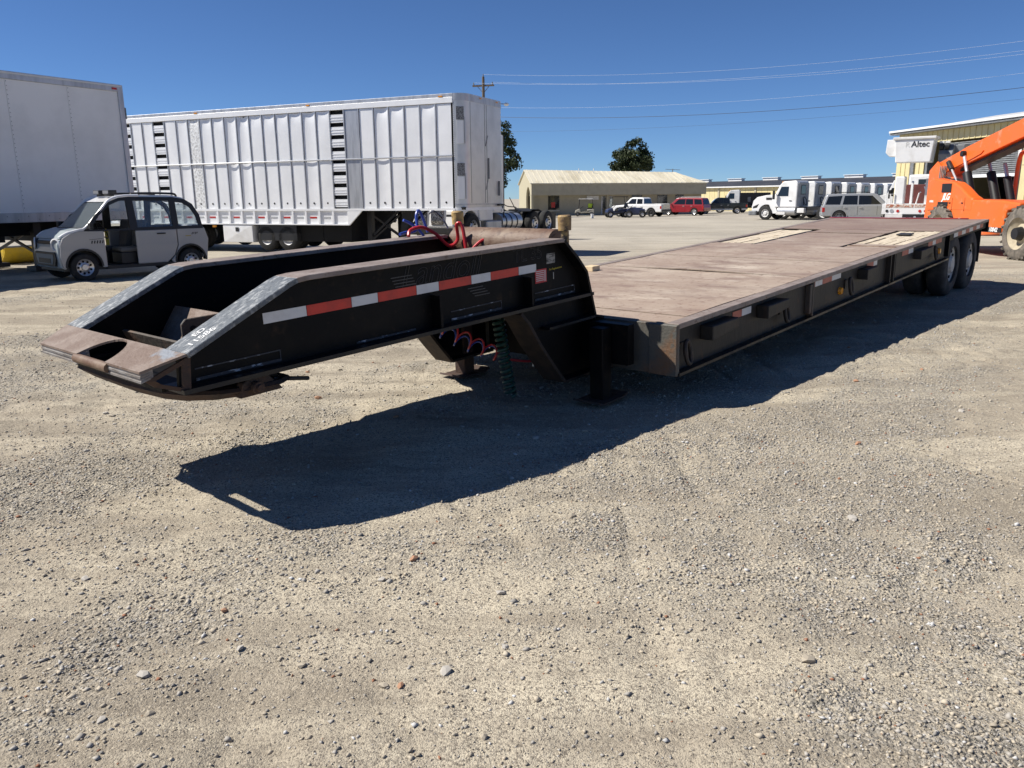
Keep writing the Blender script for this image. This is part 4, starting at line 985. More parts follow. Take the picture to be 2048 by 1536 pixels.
    perf = mat('perforated_vent', (.02, .02, .02), .6, c2=(.30, .31, .32), ns=70, nlo=.47, nhi=.50)
    for zc in (3.62, 2.22):
        p0 = c0 + nn*.022
        MB().bar(p0+Vector((0, 0, zc-.16)), p0+Vector((0, 0, zc+.16)), .20, .02, up=nn).build('corner_vent', perf, P)
        MB().bar(p0+tt*.12+Vector((0, 0, zc-.75)), p0+tt*.12+Vector((0, 0, zc-.1)), .02, .03, up=nn).build('vent_slide', alu_dull, P)
        MB().bar(p0+Vector((0, 0, zc-.75)), p0+Vector((0, 0, zc-.18)), .18, .012, up=nn).build('vent_cover', alu, P)
    for y in (rad+.05, 1.18, 1.30): box('nose_seam', grey_steel, P, rad+.010, rad+.017, y, y+.012, 1.36, 3.92)
    box('door_bar', grey_steel, P, rad+.012, rad+.05, 1.36, 1.39, 2.0, 2.55); box('grab_handle', grey_steel, P, rad+.012, rad+.06, 2.0, 2.03, 1.55, 1.95)
    for zc in (3.0, 1.85): MB().bar((rad+.018, 1.22, zc-.14), (rad+.018, 1.36, zc+.14), .006, .03).build('scuff_mark', grey_steel, P)
    for y in (.9, 1.9): box('nose_marker_light', amber, P, rad+.018, rad+.03, y, y+.1, 4.04, 4.07)
    for y in (1.9, 2.1): box('latch', black, P, rad+.02, rad+.10, y, y+.12, 1.27, 1.32)
    # underside: landing gear, sub frame, axles, tool box
    for y in (.35, W_-.5):
        lg = MB().box(-3.05, -2.90, y, y+.15, .15, 1.19).build('landing_leg', black, P); box('leg_foot', black, lg, -3.18, -2.77, y-.1, y+.25, 0.0, .15)
        MB().bar((-2.0, y+.07, 1.18), (-2.92, y+.07, .45), .06, .06).build('leg_stay', black, P)
    MB().bar((-2.97, .43, .35), (-2.97, W_-.43, 1.05), .06, .06).bar((-2.97, .43, 1.05), (-2.97, W_-.43, .35), .06, .06).build('leg_cross_brace', black, P)
    MB().prism([(-2.0, .30), (-1.85, 1.19), (-1.5, 1.19), (-1.9, .30)], .35, .55).build('king_pin_stand', black, P)
    box('stand_foot', black, P, -2.1, -1.85, .3, .6, 0, .30)
    for xa in (-3.5, -4.5, -5.6): box('under_box', blackgap, P, xa-.98, xa, .2, W_-.2, .28, .77)
    box('under_box_deep', black, P, -6.75, -5.35, .05, W_-.2, .30, .762)
    for wx in (-5.7, -6.5, -9.4, -10.7):
        for s, yy in ((-1, .18), (-1, .5), (1, W_-.18)): wheel(P, wx, yy, .38, .26, s, rubber, white_worn, .55, 0)
    tb = MB().box(-8.12, -6.96, -.02, .5, .235, .745).build('tool_box', white, P, bevel=.01)
    for (za, zb_) in ((.24, .74),):
        q = [(-8.10, za), (-6.98, za), (-6.98, zb_), (-8.10, zb_)]; c = (-7.54, -.045, (za+zb_)/2)
        MB().add([(x, -.021, z) for x, z in q] + [c], [(0, 1, 4), (1, 2, 4), (2, 3, 4), (3, 0, 4)]).build('tool_box_door', white, tb)
    box('tool_box_latch', black, tb, -7.60, -7.48, -.05, -.038, .56, .68)
    box('amber_light', amber, P, -8.55, -8.43, -.01, .04, .68, .74)
build_livestock(LS)

# ------------------------------------------------------------------ white sleeper tractor behind the livestock trailer
def build_sleeper(P):
    hw = 1.02
    # x = 0 at the front axle
    hood = [(-.75, 1.95), (-.2, 1.86), (.55, 1.68), (1.0, 1.45), (1.18, 1.15), (1.22, .62), (1.15, .42)]
    MB().prism(arch_profile(hood, .48, -.75, 1.1, [(0, .62, .52)]), -hw, hw).build('hood', white, P, bevel=.12, seg=3)
    box('bumper', black, P, .62, 1.32, -1.18, 1.18, .30, .62, bevel=.08, seg=3)
    for s in (-1, 1):
        MB().prism([(1.20, 1.40), (1.245, 1.30), (1.27, .80), (1.25, .66), (1.12, .66), (1.10, 1.40)], s*.10, s*.62).build('grille', mat('chrome_grille', (.55, .55, .56), .25, metal=.9, c2=(.06, .06, .06), ns=40, nlo=.44, nhi=.5), P, bevel=.02)
        h = MB().prism([(1.02, 1.16), (1.18, 1.12), (1.20, .92), (.86, .82), (.70, .92), (.80, 1.08)], s*.70, s*1.035).build('headlight', black, P, bevel=.03)
        for x, z, r in ((1.05, .99, .085), (.90, .96, .07)): MB().cyl((x, s*1.03, z), (x, s*1.043, z), r, n=16).build('headlight_lens', chrome, h)
    cabin(P, 'cab', white, [(-.52, .75), (-.52, 1.90), (-.86, 2.75), (-.95, 3.0), (-1.55, 3.35), (-1.55, .75)], 1.10, 1.03, .75, 3.3, glass, [[(-.66, 1.78), (-.88, 2.42), (-1.40, 2.42), (-1.40, 1.72)]], front=((-.52, 1.90), (-.86, 2.75)), rear=False, bevel=.05)
    MB().prism([(-1.55, 1.02), (-1.55, 3.35), (-1.65, 3.75), (-1.85, 4.0), (-2.14, 4.02), (-2.18, 1.02)], -1.12, 1.12).build('sleeper', white, P, bevel=.08, seg=3)
    for s in (-1, 1):
        MB().prism([(-2.18, 1.05), (-2.18, 3.95), (-2.32, 3.92), (-2.32, 1.05)], s*1.12, s*1.09).build('side_fairing', white, P)
        box('fairing_edge', black, P, -2.38, -2.32, min(s*1.09, s*1.125), max(s*1.09, s*1.125), .75, 3.95)
        box('cab_step', alu_dull, P, -2.1, -.95, min(s*.82, s*1.16), max(s*.82, s*1.16), .40, .74, bevel=.03)
        t = MB().cyl((-3.85, s*.83, .66), (-2.2, s*.83, .66), .33, n=28).build('fuel_tank', chrome, P, smooth=True)
        for x in (-2.5, -2.95, -3.4): MB().cyl((x-.035, s*.83, .66), (x+.035, s*.83, .66), .342, n=28).build('tank_strap', black, t)
        MB().bar((-.95, s*1.12, 1.9), (-.85, s*1.42, 1.9), .04, .04).box(-.95, -.80, s*1.42-.12, s*1.42+.12, 1.55, 2.25).build('mirror', black, P)
        box('frame_rail', black, P, -6.9, .6, s*.45-.05, s*.45+.05, .72, .98)
        wheel(P, 0, s*1.0, .52, .3, s, rubber, chrome, .56, 10)
        for x in (-5.05, -6.35):
            wheel(P, x, s*.98, .52, .28, s, rubber, chrome, .56, 10); wheel(P, x, s*.64, .52, .28, s, rubber, grey_steel, .56, 0)
        box('mud_flap', rubber, P, -7.02, -7.0, s*.85-.3, s*.85+.3, .25, .95)
        MB().strip([(-4.5, 1.02), (-4.75, 1.10), (-5.35, 1.10), (-5.6, 1.02)], s*.85-.3, s*.85+.3, .02).build('fender', black, P)
    MB().cyl((-5.7, 0, 1.02), (-5.7, 0, 1.10), .46, n=24).bar((-5.95, 0, 1.12), (-6.35, 0, 1.02), .7, .06).build('fifth_wheel', black, P)
    box('deck_plate', alu_dull, P, -4.5, -4.0, -.45, .45, .99, 1.03)
    MB().tube(cat([(-4.3, .3, 1.6), (-4.7, .35, 1.15), (-5.0, .2, 1.2), (-4.6, -.1, 1.3), (-4.32, -.1, 1.8)], 24), .02, 6).build('air_lines', black, P)
hS = Vector((-.48, -.877, 0))
S1 = thing('sleeper_tractor', 'white sleeper road tractor with twin fuel tanks parked behind the livestock trailer nose', 'truck', (-1.49-.877*1.0, 29.7+.48*1.0, gz(30)), heading(-.48, -.877), 'white road tractors behind the livestock trailer')
build_sleeper(S1)
S2 = copy_tree(S1, label='white road tractor mostly hidden behind the tool box of the livestock trailer'); S2.location = (-13.2, 33.0, gz(33)); S2.rotation_euler.z = heading(-.35, -.94)

# ------------------------------------------------------------------ yellow loader bucket beyond the box trailer
YB = thing('loader_bucket', 'yellow curved steel loader bucket on the ground under the box trailer', 'bucket', (-12.55, 20.6, gz(20.6)), R(-20))
ang = [R(a) for a in range(200, 361, 16)]
MB().strip([(.42*math.cos(a), .45+.42*math.sin(a)) for a in ang], -.9, .9, .03).build('bucket_shell', yellow_paint, YB, smooth=True)
for s in (-.9, .88): MB().prism([(.41*math.cos(a), .45+.41*math.sin(a)) for a in ang], s, s+.02).build('bucket_side', yellow_paint, YB)
box('bucket_edge', grey_steel, YB, .36, .48, -.92, .92, .42, .46)
YP = thing('steel_post', 'yellow painted upright steel post seen through the small electric car', 'post', (-9.55, 19.0, gz(19)), 0)
MB().box(-.06, .06, -.05, .05, 0, .92).build('post_tube', yellow_paint, YP, bevel=.01); box('post_base', yellow_paint, YP, -.22, .22, -.2, .2, 0, .03)

# ------------------------------------------------------------------ office building with tan metal roof
OF = thing('office_building', 'low tan office building with pale metal roof and arched entry', 'building', (2.39, 91.5, gz(91)), math.atan2(3.0, 20.4))
def build_office(P):
    L_, D_ = 20.7, 9.0; zw, ze, zr = 2.28, 3.62, 5.25         # underside of fascia, eave, ridge (above the ground)
    box('front_wall', tan_wall, P, .25, L_-.1, 1.2, 1.45, 0, zw+.2)
    box('back_wall', tan_wall, P, .25, L_-.1, D_-.2, D_, 0, ze); box('far_end_wall', tan_wall, P, L_-.35, L_-.1, 1.45, D_-.2, 0, ze)
    box('fascia', tan_wall, P, 0, L_, 0, .12, zw, ze)
    box('fascia_soffit', tan_wall, P, 0, L_, .12, 1.46, zw, zw+.06)
    # roof: near slope with standing seams, far slope, hipped towards the right end
    def roof(p, nm): return MB().add([*p, *[(q[0], q[1], q[2]-.08) for q in p]], [(0, 1, 2, 3), (7, 6, 5, 4), (0, 4, 5, 1), (1, 5, 6, 2), (2, 6, 7, 3), (3, 7, 4, 0)]).build(nm, tan_pale, P)
    r1 = roof([(-.15, -.1, ze), (L_+.15, -.1, ze-.04), (L_-2.3, D_/2, zr-.35), (-.15, D_/2, zr)], 'roof')
    roof([(-.15, D_/2, zr), (L_-2.3, D_/2, zr-.35), (L_+.15, D_+.1, ze-.04), (-.15, D_+.1, ze)], 'roof')
    MB().add([(L_+.15, -.1, ze-.04), (L_+.15, D_+.1, ze-.04), (L_-2.3, D_/2, zr-.35)], [(0, 1, 2)]).build('roof_hip', tan_pale, P)
    for i in range(34):
        x = .2 + i*.6; xt = min(x, L_-2.3)
        zt = zr - .35*(xt/(L_-2.3))
        MB().bar((x, -.08, ze+.012), (xt, D_/2-.02, zt+.012), .05, .03).build('roof_seam', tan_pale, r1)
    for x in (6.3, 8.1): MB().cyl((x, D_/2-.8, zr-.6), (x, D_/2-.8, zr+.1), .05, n=8).build('vent_pipe', white, P)
    # gable end with arch
    arch = [(-.02, 0.0)] + [(.0, 0)]
    yA, yB, ym, rr = .35, 4.2, 2.3, 1.35
    pts = [(0, 0), (yA+.1, 0)]
    pts = [(0.12, 0), (ym-rr, 0), (ym-rr, 1.9)] + [(ym-rr*math.cos(t), 1.9+rr*math.sin(t)) for t in [math.pi*k/14 for k in range(1, 14)]] + [(ym+rr, 1.9), (ym+rr, 0), (D_, 0), (D_, ze), (D_/2, zr-.1), (.12, ze)]
    MB().prism(pts, .0, .25, plane='yz').build('arched_end_wall', mat('tan_wall_lit', (.44, .40, .28), .8), P)  # sunlight put into the colour: slightly lighter copy of the tan wall
    box('entry_back_wall', tan_wall, P, 1.8, 1.95, 1.46, 4.6, 0, ze)
    d = box('entry_door', black, P, 1.72, 1.79, 1.7, 2.55, 0, 2.1); box('door_notice', white, d, 1.715, 1.719, 2.0, 2.2, 1.3, 1.6); box('door_notice', white, d, 1.715, 1.719, 2.25, 2.4, 1.45, 1.62)
    box('entry_window', glass, P, 1.72, 1.79, 3.0, 4.2, .9, 2.2)
    for x0, x1 in ((2.15, 3.45), (12.1, 13.3), (15.2, 16.4), (17.4, 18.4)):
        w = box('window', glass, P, x0, x1, 1.14, 1.19, .62, 2.22)
        box('window_frame', tan_pale, w, x0-.05, x1+.05, 1.16, 1.195, .55, .62); box('window_sill', tan_pale, w, x0-.05, x1+.05, 1.05, 1.195, .50, .55)
    box('poster', red_lens, P, 2.5, 2.95, 1.12, 1.135, .9, 1.5)
    d = box('side_door', glass, P, 8.55, 8.95, 1.13, 1.19, 0, 2.1); box('door_frame', white_worn, d, 8.45, 8.55, 1.12, 1.19, 0, 2.15)
    box('gutter_pipe', tan_pale, P, 9.15, 9.22, 1.08, 1.15, 0, zw); box('wall_sign', white_worn, P, 6.7, 8.1, 1.10, 1.19, 1.75, 2.2)
    box('porch_slab', mat('concrete', (.36, .33, .29), .9), P, -.3, L_, -.3, 1.25, .0, .06)
build_office(OF)

# ------------------------------------------------------------------ long warehouse with dark roof
PL, PR = Vector((28.0, 138, 0)), Vector((52.0, 96, 0))
LW = thing('long_warehouse', 'long yellow metal warehouse with dark roof and white ridge vents', 'building', (24.0, 145, gz(140)), math.atan2(-42, 24))
def build_long(P):
    L_ = 64.0; D_ = 16.0
    he, hr = 3.72, 4.75
    m = MB()
    k = int(L_/1.1)
    for i in range(k): MB().box(i*1.1+.02, i*1.1+1.08, 0, .08, 0, he).build('wall_panel', yellow_metal, P)
    box('wall_backing', mat('yellow_joint_backing', (.40, .34, .19), .7), P, 0, L_, .08, .12, 0, he)  # darker yellow backing seen in the panel joints
    for i in range(9): box('wall_column', tan_wall, P, i*7.7+3, i*7.7+3.35, -.12, -.005, 0, he)
    box('eave_trim', white, P, -.3, L_+.3, -.45, -.15, he-.05, he+.12)
    MB().prism([(-.4, he+.12), (D_/2, hr+.1), (D_+.4, he+.12), (D_+.4, he+.02), (D_/2, hr), (-.4, he+.02)], -.3, L_+.3, plane='yz').build('roof', roof_black, P)
    box('end_wall', yellow_metal, P, -.02, .08, .12, D_, 0, he); box('far_end_wall', yellow_metal, P, L_-.08, L_+.02, .12, D_, 0, he)
    for i in range(8):
        x = 5 + i*7.7
        v = box('ridge_vent', white, P, x, x+3.1, D_/2-.35, D_/2+.35, hr+.0, hr+.42); box('vent_cap', white, v, x-.1, x+3.2, D_/2-.5, D_/2+.5, hr+.42, hr+.50)
build_long(LW)

# ------------------------------------------------------------------ yellow workshop on the right with roll-up door
e_ = Vector((23.118-21.81, 37.147-46.0, 0)).normalized()
WS = thing('workshop_building', 'yellow ribbed metal workshop with white eave and half open roll-up door', 'building', (21.81, 46.0, gz(46)), math.atan2(e_.y, e_.x))
def build_workshop(P):
    # local x runs along the wall towards the camera; +y is away from the yard (left of direction)
    g = -gz(46); L_ = 24.0; zt = 4.72+g; za = 4.13+g
    door = (2.55, 9.05)
    n = int(L_/.40)
    for i in range(n):
        x0 = i*.40; x1 = x0+.385
        z0 = 0 if (x1 < door[0]+.01 or x0 > door[1]-.01) else za
        pn = MB().box(x0, x1, 0, .05, z0, zt).build('wall_panel', yellow_metal, P)
        MB().box(x1-.01, x1+.035, -.035, .02, z0, zt).build('panel_rib', yellow_metal, pn)
    box('left_jamb', grey_steel, P, door[0]-.05, door[0]+.12, -.02, .30, 0, za); box('right_jamb', white_worn, P, door[1]-.12, door[1]+.05, -.02, .30, 0, za)
    box('column', grey_steel, P, 1.35, 1.65, -.10, -.04, 0, zt-.6)
    sl = int((za-2.36-g)/.09)
    for k in range(sl): MB().prism([(.10, za-.1-.09*k), (.06, za-.145-.09*k), (.10, za-.188-.09*k), (.12, za-.145-.09*k)], door[0]+1.2, door[1]-.12, plane='yz').build('door_slat', grey_steel, P)
    box('door_bottom_bar', alu, P, door[0]+1.2, door[1]-.12, .05, .13, 2.26+g, 2.40+g)
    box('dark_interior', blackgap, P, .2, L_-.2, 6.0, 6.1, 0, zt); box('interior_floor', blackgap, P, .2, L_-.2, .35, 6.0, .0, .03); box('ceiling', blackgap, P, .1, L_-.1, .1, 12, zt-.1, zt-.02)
    box('eave_gutter', white, P, -.25, L_, -.50, -.20, zt+.10, zt+.20); box('eave_soffit', grey_steel, P, -.2, L_, -.45, .0, zt-.02, zt+.095)
    MB().prism([(-.45, zt+.10), (6, zt+1.1), (12.4, zt+.10), (12.4, zt+.02), (6, zt+1.0), (-.45, zt+.205-.2)], -.25, L_, plane='yz').build('roof', mat('pale_roof', (.55, .55, .54), .5), P)
    box('end_wall', yellow_metal, P, -.03, .0, .06, 12, 0, zt); box('near_end_wall', yellow_metal, P, L_, L_+.03, .06, 12, 0, zt); box('back_wall', yellow_metal, P, 0, L_, 12, 12.05, 0, zt)
build_workshop(WS)

# ------------------------------------------------------------------ day-cab tractors in a row
def build_daycab(P):
    hw = .95
    hood = [(-.70, 1.92), (.1, 1.86), (.8, 1.72), (1.10, 1.45), (1.22, 1.0), (1.22, .62)]
    MB().prism(arch_profile(hood, .62, -.70, 1.15, [(0, .64, .52)]), -hw, hw).build('hood', white, P, bevel=.14, seg=3)
    box('bumper', grey_steel, P, .72, 1.38, -1.18, 1.18, .34, .70, bevel=.06, seg=2)
    for s in (-1, 1):
        MB().prism([(.62, 1.22), (1.10, 1.02), (1.14, .86), (.78, .92)], s*.80, s*.965).build('headlight', black, P, bevel=.02)
        box('air_intake', black, P, -.40, .05, min(s*.94, s*.97), max(s*.94, s*.97), 1.52, 1.68)
        MB().prism([(-.75, 1.2), (-.25, 1.15), (-.55, .50), (-.95, .50)], s*.98, s*1.02).build('fender_skirt', white, P)
        MB().bar((-.75, s*1.08, 2.0), (-.70, s*1.30, 2.0), .04, .04).box(-.78, -.66, s*1.32-.09, s*1.32+.09, 1.55, 2.2).build('mirror', black, P)
        box('door_handle', black, P, -2.05, -1.85, min(s*1.07, s*1.10), max(s*1.07, s*1.10), 1.42, 1.47)
        t = MB().cyl((-2.35, s*.82, .68), (-.98, s*.82, .68), .32, n=24).build('fuel_tank', alu_dull, P, smooth=True)
        box('step', white_worn, P, -1.6, -.9, min(s*.85, s*1.15), max(s*.85, s*1.15), .42, .62)
        box('battery_box', white, P, -3.05, -2.50, min(s*.7, s*1.05), max(s*.7, s*1.05), .55, .90, bevel=.02)
        box('frame_rail', black, P, -5.6, .4, s*.43-.05, s*.43+.05, .74, 1.0)
        wheel(P, 0, s*1.0, .52, .3, s, rubber, white_worn, .58, 8)
        wheel(P, -4.55, s*.98, .52, .28, s, rubber, white_worn, .58, 8); wheel(P, -4.55, s*.64, .52, .28, s, rubber, grey_steel, .58, 0)
        box('mud_flap', rubber, P, -5.42, -5.40, s*.85-.3, s*.85+.3, .3, .95)
    cabin(P, 'cab', white, [(-.68, .95), (-.68, 1.92), (-1.02, 2.62), (-1.25, 2.86), (-2.3, 2.92), (-2.42, 2.75), (-2.42, .95)], 1.08, 1.0, .95, 2.9, glass,
          [[(-.90, 1.86), (-1.16, 2.48), (-1.75, 2.48), (-1.75, 1.78), (-1.0, 1.78)]], front=((-.68, 1.92), (-1.02, 2.62)), rear=False, bevel=.07)
    bk = MB().prism([(-.98, 1.05), (.98, 1.05), (.95, 2.62), (.85, 2.78), (-.85, 2.78), (-.95, 2.62)], -2.425, -2.455, plane='yz').build('cab_rear_panel', mat('shade_grey_cab_rear', (.36, .36, .36), .5, c2=(.28, .28, .28), ns=2), P)  # white cab rear coloured grey, its shade put into the panel
    w = box('rear_window', glass, P, -2.475, -2.457, -.32, .42, 1.95, 2.55); box('window_seal', black, w, -2.465, -2.456, -.38, .48, 1.89, 2.61)
    box('vent_panel', MATS['shade_grey_cab_rear'], P, -2.472, -2.456, -.8, .8, 1.70, 1.74)
    MB().tube(cat([(-2.46, -.1, 1.75), (-2.62, -.25, 1.5), (-2.7, -.1, 1.1), (-2.62, .15, 1.3), (-2.50, .1, 1.7), (-2.62, .2, 1.1)], 30), .028, 6).build('air_lines', black, P)
    box('deck_plate', alu_dull, P, -3.3, -2.5, -.42, .42, 1.005, 1.03)
    MB().cyl((-4.5, 0, 1.02), (-4.5, 0, 1.12), .45, n=20).build('fifth_wheel', black, P)
    for i in range(5): MB().box(-1.15-.02*abs(i-2), -1.02-.02*abs(i-2), -.72+i*.36-.05, -.72+i*.36+.05, 2.78, 2.86).build('roof_marker_light', amber, P, bevel=.01, seg=1)
hd = Vector((-.72, .694, 0)); pd = Vector((.694, .72, 0))
F0 = Vector((19.75, 62.3, 0))
names = ['white day-cab tractor with black fenders whose whole side shows, first of the row', 'second white day-cab tractor of the row, its rear window clear', 'third white day-cab tractor of the row, behind the silver SUV tail', 'fourth white day-cab tractor of the row, rising above the silver SUV', 'fifth white day-cab tractor of the row, above the silver SUV roof', 'sixth white day-cab tractor of the row, above the silver SUV windshield', 'seventh white day-cab tractor of the row, next to the tall white fairing']
names[0] = 'white day-cab tractor whose whole side shows, first of the row'
D1 = thing('day_cab_tractor', names[0], 'truck', (0, 0, 0), heading(hd.x, hd.y), 'white day-cab tractors parked side by side')
build_daycab(D1)
for i in range(7):
    o = D1 if i == 0 else copy_tree(D1, label=names[i])
    c = F0 + pd*(1.02 + 3.15*i); o.location = (c.x, c.y, gz(c.y))
# truck with tall roof fairing beyond the row, and one beside the long warehouse
S3 = copy_tree(S1, label='white tractor with tall rounded roof fairing beside the yellow workshop'); S3.location = (32.2, 69.5, gz(69)); S3.rotation_euler.z = heading(-.72, .694); S3['group'] = 'white day-cab tractors parked side by side'
del S3['group']
D9 = copy_tree(D1, label='white day-cab tractor parked alone in front of the long yellow warehouse'); D9.location = (27.6, 106, gz(106)); D9.rotation_euler.z = heading(-.9, .3); del D9['group']
BE = thing('black_box_unit', 'low black box body parked behind the dark green pickup', 'box body', (31.6, 106, gz(106)), .1)
MB().box(-2.2, 2.2, -1.0, 1.0, .6, 2.55).build('box_body', black, BE, bevel=.05); box('box_hatch', grey_steel, BE, -.9, -.5, -1.04, -1.002, 1.4, 2.0)
for x in (-1.4, 1.4):
    for s in (-1, 1): wheel(BE, x, s*.8, .42, .25, s, rubber, grey_steel, .55, 0)

# ------------------------------------------------------------------ parked cars
def car(P, L_, hw, zb, belt, hood_z, roof, xr, xf, wh, prof, wt, wins, front, rear, body, gl=glass, wr=.37, ww=.24, rimm=chrome, trim=None, nose=.0, holes=6, tail=None):
    MB().prism(arch_profile(prof, zb, xr, xf, [(x, wr*1.18, wr) for x in wh]), -hw, hw).build('body', body, P, bevel=.09, seg=3)
    box('underbody', black, P, xr+.15, xf-.15, -hw+.2, hw-.2, zb-.06, zb+.45)
    for x in wh:
        for s in (-1, 1):
            wheel(P, x, s*(hw-ww/2+.01), wr, ww, s, rubber, rimm, .64, holes)
            a = [(x+wr*1.24*math.cos(t), wr+wr*1.24*math.sin(t)) for t in [math.pi*i/12 for i in range(13)]]; b = [(x+wr*1.12*math.cos(t), wr+wr*1.12*math.sin(t)) for t in [math.pi*i/12 for i in range(13)]]
            MB().prism(a+b[::-1], s*(hw+.012), s*(hw-.08)).build('wheel_arch', trim or body, P)
    box('front_bumper', trim or body, P, xf-.12, xf+.08, -hw+.04, hw-.04, zb+.02, zb+.26, bevel=.05, seg=2); box('rear_bumper', trim or body, P, xr-.08, xr+.12, -hw+.04, hw-.04, zb+.04, zb+.26, bevel=.05, seg=2)
    for s in (-1, 1):
        box('headlight', chrome, P, xf-.16, xf+.015, min(s*(hw-.36), s*(hw-.03)), max(s*(hw-.36), s*(hw-.03)), hood_z-.34, hood_z-.18, bevel=.02)
        box('tail_light', red_lens, P, xr-.015, xr+.16, min(s*(hw-.2), s*(hw+.008)), max(s*(hw-.2), s*(hw+.008)), belt-.40, belt-.10, bevel=.02)
        box('mirror', body, P, front[0][0]-.30, front[0][0]-.16, min(s*hw, s*(hw+.2)), max(s*hw, s*(hw+.2)), belt+.02, belt+.17, bevel=.03)
def door_lines(P, hw, xs, z0, z1, hz):
    for s in (-1, 1):
        for x in xs: box('door_gap', blackgap, P, x-.008, x+.008, min(s*(hw-.01), s*(hw+.002)), max(s*(hw-.01), s*(hw+.002)), z0, z1)
        for x in xs[:-1]: box('door_handle', chrome, P, x+.08, x+.28, min(s*hw, s*(hw+.035)), max(s*hw, s*(hw+.035)), hz, hz+.045, bevel=.01)
# silver SUV (x=0 at the rear axle)
def suv(P, body, trim=None, rimm=chrome, dark_rear=False):
    prof = [(-1.05, .50), (-1.07, .80), (-1.0, 1.10), (2.75, 1.12), (3.15, 1.10), (3.85, .98), (4.02, .80), (4.05, .52)]
    car(P, 5.1, .96, .42, 1.08, 1.08, 1.86, -1.03, 4.0, (0, 3.0), prof, .76, None, ((2.85, 1.08), (2.1, 1.8)), None, body, trim=trim, rimm=rimm, wr=.39)
    cabin(P, 'cabin', body, [(-1.02, 1.06), (-.82, 1.72), (-.70, 1.82), (1.9, 1.86), (2.18, 1.78), (2.85, 1.09)], .95, .74, 1.06, 1.86, glass,
          [[(-.86, 1.16), (-.70, 1.66), (.12, 1.70), (.0, 1.16)], [(.16, 1.16), (.26, 1.70), (1.02, 1.71), (1.02, 1.16)], [(1.10, 1.16), (1.10, 1.71), (1.88, 1.70), (2.42, 1.18)]],
          front=((2.85, 1.09), (2.18, 1.78)), rear=((-1.02, 1.06), (-.82, 1.72)), bevel=.05)
    door_lines(P, .96, [.14, 1.06, 2.2], .50, 1.08, .95)
    for s in (-1, 1): MB().tube([(-.5, s*.62, 1.86), (-.4, s*.62, 1.91), (1.6, s*.62, 1.92), (1.75, s*.62, 1.87)], .022, 6).build('roof_rail', black if not dark_rear else white, P); box('side_step', trim or body, P, .55, 2.45, min(s*.8, s*1.0), max(s*.8, s*1.0), .36, .44)
SV = thing('silver_suv', 'silver four-door SUV with dark windows parked in front of the day-cab tractors', 'SUV', (21.3, 52.3, gz(52)), heading(.95, -.31))
suv(SV, silver, rimm=grey_steel)
RS = thing('red_suv', 'dark red SUV with white roof rails and tinted rear glass', 'SUV', (20.1, 86.4, gz(86)), heading(-.80, .60))
suv(RS, maroon, rimm=chrome, dark_rear=True)
def pickup(P, body, rimm, trim, stripe=None, tail=None):
    prof = [(-1.15, .55), (-1.17, .80), (-1.14, 1.18), (.85, 1.20), (2.95, 1.20), (3.2, 1.17), (4.35, 1.08), (4.55, .9), (4.58, .55)]
    car(P, 5.8, .98, .46, 1.16, 1.14, 1.88, -1.12, 4.55, (0, 3.65), prof, .78, None, ((3.0, 1.18), (2.35, 1.82)), None, body, trim=trim, rimm=rimm, wr=.40)
    cabin(P, 'cab', body, [(.82, 1.16), (.92, 1.80), (1.1, 1.88), (2.2, 1.90), (2.45, 1.80), (3.05, 1.18)], .95, .74, 1.16, 1.9, glass,
          [[(.98, 1.26), (1.04, 1.74), (1.62, 1.76), (1.62, 1.26)], [(1.72, 1.26), (1.72, 1.76), (2.25, 1.75), (2.72, 1.27)]], front=((3.05, 1.18), (2.45, 1.80)), rear=((.82, 1.16), (.92, 1.80)), bevel=.05)
    box('bed_cavity', blackgap, P, -1.05, .76, -.82, .82, 1.195, 1.207)
    for s in (-1, 1): box('bed_rail', body, P, -1.12, .82, min(s*.83, s*.965), max(s*.83, s*.965), 1.15, 1.26, bevel=.03)
    box('tailgate', tail or body, P, -1.20, -1.14, -.80, .80, .74, 1.25, bevel=.02)
    door_lines(P, .98, [.9, 1.67, 2.75], .5, 1.16, .98)
    if stripe:
        for s in (-1, 1): box('rocker_panel', stripe, P, .5, 3.1, min(s*.97, s*.995), max(s*.97, s*.995), .42, .60); box('bed_rocker', stripe, P, -1.1, -.5, min(s*.97, s*.995), max(s*.97, s*.995), .46, .62)
WP = thing('white_pickup', 'white extended cab pickup truck with grey tailgate beside the golf cart', 'pickup', (14.55, 80.9, gz(81)), heading(-.80, .60))
pickup(WP, white, black, black, tail=silver)
GP = thing('dark_green_pickup', 'dark green pickup truck with silver rocker panels', 'pickup', (27.1, 96.6, gz(96)), heading(-.98, .18))
pickup(GP, darkgreen, chrome, darkgreen, stripe=silver)
